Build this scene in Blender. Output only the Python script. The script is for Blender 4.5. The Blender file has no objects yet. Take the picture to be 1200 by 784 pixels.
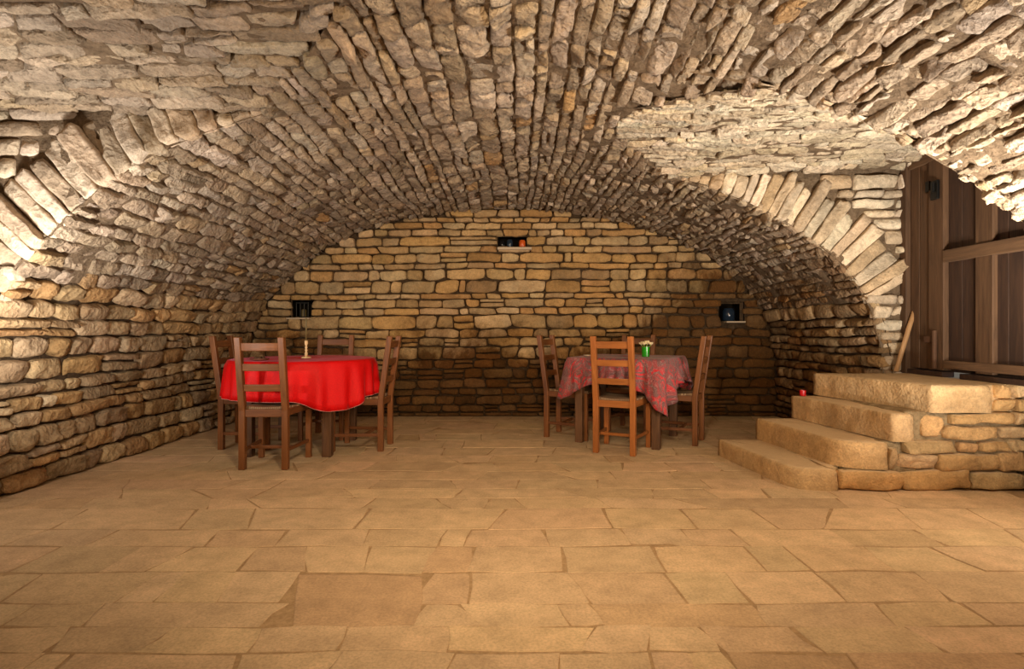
import bpy, math, random
import numpy as np
from mathutils import Vector

# ------------------------------------------------------------------ camera, world, lights, exposure
random.seed(11)
rng = np.random.RandomState(11)
scene = bpy.context.scene
COL = scene.collection
F_PX, VX, VY, CAM_H = 673.0, 605.0, 386.0, 1.0        # focal length in pixels of a 1200x784 frame, vanishing point, eye height

cam_data = bpy.data.cameras.new('camera')
cam_data.sensor_width = 36.0
cam_data.lens = F_PX / 1200.0 * 36.0
cam_data.shift_x = (600 - VX) / 1200.0
cam_data.shift_y = -(392 - VY) / 1200.0
cam_data.clip_start = 0.05
cam = bpy.data.objects.new('camera', cam_data)
cam.location = (0, 0, CAM_H)
cam.rotation_euler = (math.radians(90), 0, 0)
COL.objects.link(cam)
scene.camera = cam

world = bpy.data.worlds.new('daylight')
scene.world = world
world.use_nodes = True
world.node_tree.nodes['Background'].inputs['Color'].default_value = (0.55, 0.72, 1.0, 1)
world.node_tree.nodes['Background'].inputs['Strength'].default_value = 1.2

def lamp(name, kind, loc, power, color, size=0.2, target=None, spread=None, cone=None, blend=0.5):
    d = bpy.data.lights.new(name, kind)
    d.energy = power
    d.color = color
    if kind == 'AREA':
        d.shape = 'DISK'; d.size = size
        if spread: d.spread = math.radians(spread)
    else:
        d.shadow_soft_size = size
    if kind == 'SPOT':
        d.spot_size = math.radians(cone); d.spot_blend = blend
    o = bpy.data.objects.new(name, d)
    o.location = loc
    if target is not None:
        o.rotation_euler = (Vector(target) - Vector(loc)).to_track_quat('-Z', 'Y').to_euler()
    COL.objects.link(o)
    return o

WARM = (1.0, 0.70, 0.40)
NEUT = (1.0, 0.92, 0.80)
lamp('alcove_lamp', 'POINT', (-2.66, 2.80, 1.15), 12, (1.0, 0.93, 0.82), 0.08)
lamp('alcove_uplight', 'AREA', (-2.42, 2.60, 0.80), 46, (1.0, 0.95, 0.87), 0.16, (-2.55, 3.15, 1.75))
lamp('floor_uplight', 'AREA', (2.40, 1.95, 0.35), 108, (1.0, 0.95, 0.87), 0.22, (2.35, 2.25, 2.0))
lamp('floor_lamp_bulb', 'POINT', (2.48, 2.62, 0.85), 15, (1.0, 0.89, 0.72), 0.10)
lamp('doorway_uplight', 'AREA', (2.46, 2.70, 0.80), 52, (1.0, 0.90, 0.74), 0.16, (2.20, 3.25, 2.3))
lamp('rear_fill', 'POINT', (0.1, -0.6, 1.75), 32, WARM, 0.25)  # added fill behind the camera to brighten the room, no real fixture
lamp('floor_fill_spot', 'SPOT', (0.0, 1.15, 2.15), 215, (1.0, 0.79, 0.53), 0.12, (0.0, 4.3, 0.0), cone=120, blend=1.0)  # made-up spot out of view, added to put more light on the floor
lamp('stand_spotlight', 'SPOT', (0.2, -1.2, 1.60), 560, WARM, 0.45, (0.0, 6.6, 1.30), cone=60, blend=1.0)

vs = scene.view_settings
vs.view_transform = 'Standard'
vs.look = 'None'
vs.gamma = 1.0
vs.use_curve_mapping = False
vs.exposure = -0.15

# ------------------------------------------------------------------ noise
def _hash(i, j, k):
    n = (i.astype(np.int64) * 73856093) ^ (j.astype(np.int64) * 19349663) ^ (k.astype(np.int64) * 83492791)
    n = n & 0xffffffff
    n = ((n ^ (n >> 16)) * 0x45d9f3b) & 0xffffffff
    n = ((n ^ (n >> 16)) * 0x45d9f3b) & 0xffffffff
    n = n ^ (n >> 16)
    return n / 4294967295.0 * 2 - 1

def vnoise(p):
    p = np.asarray(p, float)
    q = np.floor(p).astype(np.int64); f = p - q
    f = f * f * (3 - 2 * f)
    x, y, z = q[..., 0], q[..., 1], q[..., 2]
    fx, fy, fz = f[..., 0], f[..., 1], f[..., 2]
    def L(a, b, t): return a + (b - a) * t
    c00 = L(_hash(x, y, z), _hash(x + 1, y, z), fx)
    c10 = L(_hash(x, y + 1, z), _hash(x + 1, y + 1, z), fx)
    c01 = L(_hash(x, y, z + 1), _hash(x + 1, y, z + 1), fx)
    c11 = L(_hash(x, y + 1, z + 1), _hash(x + 1, y + 1, z + 1), fx)
    return L(L(c00, c10, fy), L(c01, c11, fy), fz)

def fbm(p, octv=3):
    r = 0; a = 1.0; p = np.asarray(p, float)
    for o in range(octv):
        r = r + a * vnoise(p * (2 ** o) + 17.3 * o); a *= 0.5
    return r

def v3(a, b, c=0.0):
    a, b, c = np.broadcast_arrays(np.asarray(a, float), np.asarray(b, float), np.asarray(c, float))
    return np.stack([a, b, c], -1)

# ------------------------------------------------------------------ materials
def new_mat(name):
    m = bpy.data.materials.new(name); m.use_nodes = True
    nt = m.node_tree
    return m, nt, nt.nodes['Principled BSDF']

class NB:
    def __init__(self, nt): self.nt = nt
    def n(self, t, **kw):
        x = self.nt.nodes.new(t)
        for k, v in kw.items(): setattr(x, k, v)
        return x
    def l(self, a, b): self.nt.links.new(a, b)
    def pos(self):
        return self.n('ShaderNodeNewGeometry').outputs['Position']
    def noise(self, vec, scale, detail=4, rough=0.6, dist=0.0):
        x = self.n('ShaderNodeTexNoise')
        x.inputs['Scale'].default_value = scale; x.inputs['Detail'].default_value = detail
        x.inputs['Roughness'].default_value = rough; x.inputs['Distortion'].default_value = dist
        self.l(vec, x.inputs['Vector']); return x.outputs['Fac']
    def ramp(self, fac, stops):
        x = self.n('ShaderNodeValToRGB'); e = x.color_ramp.elements
        while len(e) < len(stops): e.new(0.5)
        for el, (p, c) in zip(e, stops):
            el.position = p; el.color = (*c, 1) if len(c) == 3 else c
        self.l(fac, x.inputs['Fac']); return x.outputs['Color']
    def mix(self, fac, a, b, blend='MIX'):
        x = self.n('ShaderNodeMix', data_type='RGBA', blend_type=blend)
        for s, v in ((x.inputs['Factor'], fac), (x.inputs['A'], a), (x.inputs['B'], b)):
            if isinstance(v, (int, float)): s.default_value = v
            elif isinstance(v, tuple): s.default_value = (*v, 1)
            else: self.l(v, s)
        return x.outputs['Result']
    def math(self, op, a, b=0.0, clamp=False):
        x = self.n('ShaderNodeMath', operation=op); x.use_clamp = clamp
        for s, v in zip(x.inputs, (a, b)):
            if isinstance(v, (int, float)): s.default_value = v
            else: self.l(v, s)
        return x.outputs[0]
    def bump(self, h, strength, dist, bsdf):
        x = self.n('ShaderNodeBump')
        x.inputs['Strength'].default_value = strength; x.inputs['Distance'].default_value = dist
        self.l(h, x.inputs['Height']); self.l(x.outputs['Normal'], bsdf.inputs['Normal'])

def g(v): return (v, v, v)

def stone_material(name, speck=0.5, bump=0.8, bdist=0.02, patina=None, patina_amt=0.0, coarse=22.0, stain=None, chip=0.7, dust=None, vary=0.85):
    m, nt, b = new_mat(name); k = NB(nt); P = k.pos()
    at = k.n('ShaderNodeAttribute', attribute_name='tone').outputs['Color']
    big = k.noise(P, 4.5, 4, 0.65)
    mid = k.noise(P, coarse, 6, 0.7)
    fine = k.noise(P, 95.0, 3, 0.7)
    c = k.mix(vary, at, k.ramp(big, [(0.25, g(0.62)), (0.75, g(1.3))]), 'MULTIPLY')
    c = k.mix(speck, c, k.ramp(mid, [(0.3, g(0.5)), (0.5, g(1.0)), (0.72, g(1.4))]), 'MULTIPLY')
    c = k.mix(0.5, c, k.ramp(fine, [(0.32, g(0.6)), (0.6, g(1.15))]), 'MULTIPLY')
    if patina is not None:
        pm = k.ramp(k.noise(P, 2.4, 5, 0.7, 0.6), [(0.45, g(0)), (0.62, g(1))])
        c = k.mix(k.math('MULTIPLY', pm, patina_amt), c, patina)
    if stain is not None:                                   # damp staining with its own irregular outline
        col, zmid, zsoft, amt = stain[:4]
        sx = k.n('ShaderNodeSeparateXYZ'); k.l(P, sx.inputs[0])
        if len(stain) > 4:                                  # the damp climbs higher towards one corner
            x0, x1, up = stain[4]
            mr = k.n('ShaderNodeMapRange', interpolation_type='SMOOTHSTEP'); k.l(sx.outputs['X'], mr.inputs['Value'])
            mr.inputs['From Min'].default_value = x0; mr.inputs['From Max'].default_value = x1; mr.inputs['To Max'].default_value = up
            zmid = k.math('ADD', mr.outputs['Result'], zmid)
        h = k.math('ADD', k.math('MULTIPLY', k.math('SUBTRACT', zmid, sx.outputs['Z']), 1.0 / zsoft),
                   k.math('MULTIPLY', k.math('SUBTRACT', k.noise(P, 1.5, 6, 0.68, 0.5), 0.5), 5.5))
        h = k.math('MULTIPLY', k.math('ADD', h, 0.5, True), amt)
        c = k.mix(h, c, k.mix(0.6, col, c, 'MULTIPLY') if False else k.mix(1.0, c, col, 'MULTIPLY'))
    if dust is not None:                                    # pale dust lying on level faces
        sn = k.n('ShaderNodeSeparateXYZ'); k.l(k.n('ShaderNodeNewGeometry').outputs['Normal'], sn.inputs[0])
        c = k.mix(k.math('MULTIPLY', k.ramp(sn.outputs['Z'], [(0.75, g(0)), (0.97, g(1))]), 0.7), c, dust)
    k.l(c, b.inputs['Base Color'])
    b.inputs['Roughness'].default_value = 0.92
    b.inputs['Specular IOR Level'].default_value = 0.15
    vo = k.n('ShaderNodeTexVoronoi'); vo.inputs['Scale'].default_value = coarse * 1.3
    wv = k.n('ShaderNodeVectorMath', operation='MULTIPLY_ADD'); wn = k.n('ShaderNodeTexNoise'); wn.inputs['Scale'].default_value = 9.0
    k.l(P, wn.inputs['Vector']); k.l(wn.outputs['Color'], wv.inputs[0]); wv.inputs[1].default_value = (0.12, 0.12, 0.12); k.l(P, wv.inputs[2])
    k.l(wv.outputs[0], vo.inputs['Vector'])
    hh = k.math('ADD', k.math('MULTIPLY', mid, 1.0), k.math('MULTIPLY', fine, 0.4))
    hh = k.math('ADD', hh, k.math('MULTIPLY', vo.outputs['Distance'], chip))
    k.bump(hh, bump, bdist, b)
    return m

def mortar_material(name, c0, c1, bump=1.0):
    m, nt, b = new_mat(name); k = NB(nt); P = k.pos()
    n1 = k.noise(P, 16, 6, 0.7); n2 = k.noise(P, 60, 4, 0.7)
    c = k.ramp(n1, [(0.3, c0), (0.7, c1)])
    c = k.mix(0.5, c, k.ramp(n2, [(0.3, g(0.6)), (0.65, g(1.2))]), 'MULTIPLY')
    k.l(c, b.inputs['Base Color']); b.inputs['Roughness'].default_value = 0.95
    b.inputs['Specular IOR Level'].default_value = 0.1
    k.bump(k.math('ADD', n1, k.math('MULTIPLY', n2, 0.4)), bump, 0.03, b)
    return m

def wood_material(name, c0, c1, rough=0.45, axis='Z', scale=1.0):
    m, nt, b = new_mat(name); k = NB(nt)
    tc = k.n('ShaderNodeTexCoord').outputs['Object']
    mp = k.n('ShaderNodeMapping'); k.l(tc, mp.inputs['Vector'])
    s = {'Z': (14, 14, 1.2), 'X': (1.2, 14, 14), 'Y': (14, 1.2, 14)}[axis]
    mp.inputs['Scale'].default_value = tuple(v * scale for v in s)
    rnd = k.n('ShaderNodeObjectInfo').outputs['Random']
    off = k.n('ShaderNodeVectorMath', operation='SCALE'); off.inputs[0].default_value = (37, 51, 23); k.l(rnd, off.inputs['Scale'])
    ad = k.n('ShaderNodeVectorMath', operation='ADD'); k.l(mp.outputs[0], ad.inputs[0]); k.l(off.outputs[0], ad.inputs[1])
    n1 = k.noise(ad.outputs[0], 2.2, 6, 0.65, 0.8)
    c = k.ramp(n1, [(0.3, c0), (0.7, c1)])
    c = k.mix(0.5, c, k.ramp(rnd, [(0, g(0.8)), (1, g(1.15))]), 'MULTIPLY')
    k.l(c, b.inputs['Base Color']); b.inputs['Roughness'].default_value = rough
    b.inputs['Specular IOR Level'].default_value = 0.35
    k.bump(n1, 0.25, 0.004, b)
    return m

def plain(name, col, rough=0.5, metal=0.0, trans=0.0, spec=0.5):
    m, nt, b = new_mat(name); k = NB(nt)
    n = k.noise(k.n('ShaderNodeTexCoord').outputs['Object'], 40, 3)
    c = k.mix(1.0, col, k.ramp(n, [(0.3, g(0.8)), (0.7, g(1.1))]), 'MULTIPLY')
    k.l(c, b.inputs['Base Color'])
    b.inputs['Roughness'].default_value = rough; b.inputs['Metallic'].default_value = metal
    b.inputs['Transmission Weight'].default_value = trans; b.inputs['Specular IOR Level'].default_value = spec
    return m

M = {}
M['vault'] = stone_material('vault_limestone', 0.75, 1.0, 0.035, (0.28, 0.21, 0.15), 0.4, 20, stain=((0.55, 0.40, 0.26), 0.95, 0.35, 0.75, (1.3, 2.6, 0.6)))
M['leftwall'] = stone_material('wall_limestone', 0.6, 0.9, 0.025, (0.34, 0.19, 0.08), 0.35, 20)
M['back'] = stone_material('back_wall_limestone', 0.5, 0.7, 0.015, (0.36, 0.20, 0.07), 0.35, 26, stain=((0.22, 0.145, 0.085), 0.82, 0.40, 0.92, (0.9, 2.2, 0.85)))
M['right'] = stone_material('right_wall_limestone', 0.6, 0.9, 0.025, (0.26, 0.14, 0.06), 0.4, 20, stain=((0.42, 0.29, 0.17), 0.75, 0.5, 0.85))
M['jamb'] = stone_material('jamb_limestone', 0.4, 0.7, 0.02, None, 0, 18)
M['step'] = stone_material('stair_limestone', 0.4, 0.6, 0.010, (0.50, 0.30, 0.12), 0.4, 30, dust=(0.64, 0.46, 0.27))
M['slab'] = stone_material('floor_slab_stone', 0.22, 0.25, 0.003, (0.48, 0.32, 0.18), 0.20, 9, chip=0.0, vary=0.42)
M['mortar'] = mortar_material('vault_mortar', (0.085, 0.055, 0.033), (0.25, 0.175, 0.11))
M['mortar_dark'] = mortar_material('joint_earth', (0.035, 0.022, 0.012), (0.11, 0.07, 0.04))
M['mortar_step'] = mortar_material('stair_mortar', (0.20, 0.13, 0.06), (0.46, 0.33, 0.18))
M['floor_joint'] = mortar_material('floor_joint', (0.32, 0.20, 0.10), (0.52, 0.345, 0.185), 0.3)
M['chair'] = wood_material('chair_wood', (0.115, 0.040, 0.012), (0.235, 0.086, 0.025), 0.42)
M['chair_x'] = wood_material('chair_wood_rail', (0.115, 0.040, 0.012), (0.22, 0.080, 0.024), 0.42, 'X')
M['chair_y'] = wood_material('chair_wood_side', (0.10, 0.034, 0.011), (0.19, 0.068, 0.022), 0.45, 'Y')
M['chair_o'] = wood_material('chair_wood_amber', (0.23, 0.072, 0.017), (0.40, 0.14, 0.035), 0.4)
M['chair_ox'] = wood_material('chair_wood_amber_rail', (0.25, 0.08, 0.018), (0.42, 0.15, 0.038), 0.4, 'X')
M['chair_oy'] = wood_material('chair_wood_amber_side', (0.22, 0.07, 0.017), (0.36, 0.13, 0.034), 0.42, 'Y')
M['table'] = wood_material('table_wood', (0.06, 0.027, 0.012), (0.15, 0.07, 0.03), 0.55)
M['door'] = wood_material('door_oak', (0.050, 0.024, 0.011), (0.115, 0.058, 0.027), 0.7)
M['door_panel'] = wood_material('door_panel_oak', (0.022, 0.010, 0.006), (0.056, 0.026, 0.013), 0.75)
M['door_rail'] = wood_material('door_rail_oak', (0.070, 0.036, 0.017), (0.15, 0.080, 0.039), 0.7, 'Y')
M['stick'] = wood_material('stick_wood', (0.36, 0.19, 0.08), (0.52, 0.30, 0.14), 0.55)
M['shelf'] = wood_material('shelf_board', (0.40, 0.30, 0.20), (0.56, 0.44, 0.31), 0.6, 'X')
M['iron'] = plain('black_iron', (0.012, 0.011, 0.010), 0.45, 0.6)
M['rust'] = plain('rusty_iron', (0.10, 0.045, 0.02), 0.8, 0.3)
M['void'] = plain('niche_shade_black', (0.012, 0.009, 0.006), 0.9, 0, 0, 0.05)  # near-black lining: shade of the deep niches put into the colour
M['green'] = plain('green_glass', (0.02, 0.30, 0.015), 0.12)
M['cream'] = plain('cream_petals', (0.85, 0.70, 0.42), 0.7)
M['stem'] = plain('flower_stem', (0.22, 0.36, 0.05), 0.7)
M['blue'] = plain('blue_grey_glass', (0.014, 0.026, 0.045), 0.12)
M['orange'] = plain('orange_glass', (0.60, 0.10, 0.015), 0.3)
M['black'] = plain('black_glass', (0.006, 0.006, 0.008), 0.12)
M['redglass'] = plain('red_glass', (0.55, 0.01, 0.015), 0.25)
M['wax'] = plain('olive_wax', (0.16, 0.12, 0.045), 0.5)
M['bone'] = plain('pale_turned_wood', (0.72, 0.50, 0.26), 0.4)
M['dish'] = plain('pale_ceramic', (0.75, 0.58, 0.38), 0.35)
M['tray'] = plain('brown_wicker', (0.16, 0.05, 0.025), 0.7)

def rush_material():
    m, nt, b = new_mat('rush_seat'); k = NB(nt)
    tc = k.n('ShaderNodeTexCoord').outputs['Object']
    w = k.n('ShaderNodeTexWave'); w.inputs['Scale'].default_value = 30; w.inputs['Distortion'].default_value = 1.5
    k.l(tc, w.inputs['Vector'])
    c = k.ramp(w.outputs['Fac'], [(0.2, (0.16, 0.09, 0.045)), (0.8, (0.36, 0.23, 0.13))])
    k.l(c, b.inputs['Base Color']); b.inputs['Roughness'].default_value = 0.8
    k.bump(w.outputs['Fac'], 0.6, 0.006, b); return m
M['rush'] = rush_material()

def red_cloth():
    m, nt, b = new_mat('red_tablecloth_cotton'); k = NB(nt)
    n = k.noise(k.n('ShaderNodeTexCoord').outputs['Object'], 160, 2)
    c = k.mix(1.0, (0.68, 0.002, 0.003), k.ramp(n, [(0.3, g(0.85)), (0.7, g(1.1))]), 'MULTIPLY')
    k.l(c, b.inputs['Base Color']); b.inputs['Roughness'].default_value = 0.6
    b.inputs['Sheen Weight'].default_value = 0.10; b.inputs['Sheen Roughness'].default_value = 0.25
    b.inputs['Specular IOR Level'].default_value = 0.25
    b.inputs['Sheen Tint'].default_value = (1.0, 0.55, 0.75, 1)
    return m
M['red'] = red_cloth()
M['hem'] = plain('pink_hem_stitching', (0.85, 0.40, 0.36), 0.8)

def paisley():
    m, nt, b = new_mat('paisley_cotton'); k = NB(nt)
    uv = k.n('ShaderNodeUVMap', uv_map='cloth').outputs['UV']
    nz = k.n('ShaderNodeTexNoise'); nz.inputs['Scale'].default_value = 5; nz.inputs['Detail'].default_value = 2
    k.l(uv, nz.inputs['Vector'])
    ad = k.n('ShaderNodeVectorMath', operation='MULTIPLY_ADD'); k.l(nz.outputs['Color'], ad.inputs[0])
    ad.inputs[1].default_value = (0.22, 0.22, 0); k.l(uv, ad.inputs[2])
    vo = k.n('ShaderNodeTexVoronoi'); vo.inputs['Scale'].default_value = 5.2; k.l(ad.outputs[0], vo.inputs['Vector'])
    ringp = k.math('SINE', k.math('MULTIPLY', vo.outputs['Distance'], 30.0))
    rings = k.ramp(k.math('ADD', k.math('MULTIPLY', ringp, 0.5), 0.5), [(0.45, g(0)), (0.6, g(1))])
    zone = k.ramp(k.noise(uv, 6.0, 2, 0.5, 1.0), [(0.46, g(0)), (0.54, g(1))])
    red, mauve, dark, pale = (0.50, 0.010, 0.018), (0.155, 0.062, 0.062), (0.045, 0.015, 0.017), (0.36, 0.22, 0.20)
    a = k.mix(rings, red, mauve)
    c = k.mix(rings, mauve, red)
    base = k.mix(zone, a, k.mix(0.6, c, mauve))
    lines = k.ramp(k.noise(ad.outputs[0], 22, 2, 0.5, 2.5), [(0.47, g(0)), (0.495, g(1)), (0.505, g(1)), (0.53, g(0))])
    base = k.mix(k.math('MULTIPLY', lines, 0.75), base, pale)
    ln2 = k.ramp(k.noise(ad.outputs[0], 15, 2, 0.5, 3.0), [(0.42, g(0)), (0.45, g(1)), (0.47, g(0))])
    base = k.mix(k.math('MULTIPLY', ln2, 0.7), base, dark)
    k.l(base, b.inputs['Base Color']); b.inputs['Roughness'].default_value = 0.75
    b.inputs['Sheen Weight'].default_value = 0.12
    return m
M['paisley'] = paisley()

# ------------------------------------------------------------------ mesh helpers
def link(o, parent=None):
    COL.objects.link(o)
    if parent is not None: o.parent = parent
    return o

def np_mesh(name, V, Q, mat, tones=None, smooth=True):
    me = bpy.data.meshes.new(name)
    V = np.asarray(V, np.float32).reshape(-1, 3); Q = np.asarray(Q, np.int32)
    n, kk = Q.shape
    me.vertices.add(len(V)); me.vertices.foreach_set('co', V.ravel())
    me.loops.add(n * kk); me.loops.foreach_set('vertex_index', Q.ravel())
    me.polygons.add(n); me.polygons.foreach_set('loop_start', np.arange(0, n * kk, kk, dtype=np.int32))
    me.polygons.foreach_set('use_smooth', np.full(n, smooth, dtype=bool))
    if tones is not None:
        at = me.attributes.new('tone', 'FLOAT_COLOR', 'POINT')
        at.data.foreach_set('color', np.concatenate([np.asarray(tones, np.float32), np.ones((len(V), 1), np.float32)], 1).ravel())
    me.update(calc_edges=True); me.materials.append(mat)
    return me

class MB:
    """collects simple shapes into one mesh object"""
    def __init__(self): self.v = []; self.f = []
    def add(self, vs_, fs):
        o = len(self.v); self.v += [tuple(x) for x in vs_]; self.f += [tuple(i + o for i in q) for q in fs]; return self
    def hexa(self, c):
        return self.add(c, [(0, 3, 2, 1), (4, 5, 6, 7), (0, 1, 5, 4), (1, 2, 6, 5), (2, 3, 7, 6), (3, 0, 4, 7)])
    def box(self, x0, x1, y0, y1, z0, z1):
        return self.hexa([(x0, y0, z0), (x1, y0, z0), (x1, y1, z0), (x0, y1, z0), (x0, y0, z1), (x1, y0, z1), (x1, y1, z1), (x0, y1, z1)])
    def bar(self, p, q, w, d, up=(0, 0, 1)):
        p, q = Vector(p), Vector(q); ax = (q - p).normalized(); up = Vector(up)
        if abs(ax.dot(up)) > 0.95: up = Vector((0, 1, 0))
        s = ax.cross(up).normalized(); u = s.cross(ax).normalized()
        s = s * (w / 2); u = u * (d / 2)
        c = [p - s - u, p + s - u, p + s + u, p - s + u, q - s - u, q + s - u, q + s + u, q - s + u]
        return self.hexa(c)
    def lathe(self, prof, n=20, c=(0, 0, 0)):
        vs_ = []; fs = []
        for (r, z) in prof:
            for i in range(n):
                a = 2 * math.pi * i / n; vs_.append((c[0] + r * math.cos(a), c[1] + r * math.sin(a), c[2] + z))
        for j in range(len(prof) - 1):
            for i in range(n):
                fs.append((j * n + i, j * n + (i + 1) % n, (j + 1) * n + (i + 1) % n, (j + 1) * n + i))
        fs.append(tuple(range(n - 1, -1, -1))); fs.append(tuple((len(prof) - 1) * n + i for i in range(n)))
        return self.add(vs_, fs)
    def tube(self, pts, r, n=10):
        rs = r if isinstance(r, (list, tuple)) else [r] * len(pts)
        vs_ = []; fs = []; pts = [Vector(p) for p in pts]
        for k_, p in enumerate(pts):
            d = (pts[min(k_ + 1, len(pts) - 1)] - pts[max(k_ - 1, 0)]).normalized()
            a = d.orthogonal().normalized() if k_ == 0 else (a - d * a.dot(d)).normalized()
            b_ = d.cross(a)
            for i in range(n):
                t = 2 * math.pi * i / n; vs_.append(p + (a * math.cos(t) + b_ * math.sin(t)) * rs[k_])
        for j in range(len(pts) - 1):
            for i in range(n):
                fs.append((j * n + i, j * n + (i + 1) % n, (j + 1) * n + (i + 1) % n, (j + 1) * n + i))
        fs.append(tuple(range(n - 1, -1, -1))); fs.append(tuple((len(pts) - 1) * n + i for i in range(n)))
        return self.add(vs_, fs)
    def build(self, name, mat, parent=None, bevel=0.0, smooth=False, seg=2):
        me = bpy.data.meshes.new(name); me.from_pydata(self.v, [], self.f); me.update()
        me.materials.append(mat)
        o = bpy.data.objects.new(name, me); link(o, parent)
        if smooth:
            for p in me.polygons: p.use_smooth = True
        if bevel > 0:
            md = o.modifiers.new('bevel', 'BEVEL'); md.width = bevel; md.segments = seg; md.limit_method = 'ANGLE'
            md.harden_normals = False
        return o

def tag(o, label=None, cat=None, group=None, kind=None):
    if label: o['label'] = label
    if cat: o['category'] = cat
    if group: o['group'] = group
    if kind: o['kind'] = kind
    return o

def thing(name, loc, rz, label, cat, group=None):
    o = bpy.data.objects.new(name, None); o.location = loc; o.rotation_euler = (0, 0, rz)
    o.empty_display_size = 0.1
    link(o); return tag(o, label, cat, group)

def grid_quads(nu, nv, off=0):
    i = np.arange(nu - 1)[:, None] * nv + np.arange(nv - 1)[None, :]
    return np.stack([i, i + 1, i + nv + 1, i + nv], -1).reshape(-1, 4) + off

def structure(name, V, Q, mat, label=None):
    me = np_mesh(name, V, Q, mat)
    o = bpy.data.objects.new(name, me); link(o); o['kind'] = 'structure'
    if label: o['label'] = label
    return o

def project(P):
    P = np.asarray(P, float)
    y = np.maximum(P[..., 1], 0.05)
    return VX + F_PX * P[..., 0] / y, VY - F_PX * (P[..., 2] - CAM_H) / y

# ------------------------------------------------------------------ stones laid on a surface
GRIDS = {'plain': (np.array([-1, -1, -0.90, -0.45, 0.0, 0.45, 0.90, 1, 1]), np.array([-1, -1, -0.80, 0.0, 0.80, 1, 1])),
         'rough': (np.array([-1, -1, -0.93, -0.68, -0.4, -0.13, 0.13, 0.4, 0.68, 0.93, 1, 1]), np.array([-1, -1, -0.86, -0.45, 0.0, 0.45, 0.86, 1, 1])),
         'flat': (np.array([-1, -1, -0.975, 0.0, 0.975, 1, 1]), np.array([-1, -1, -0.965, 0.0, 0.965, 1, 1]))}

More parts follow.
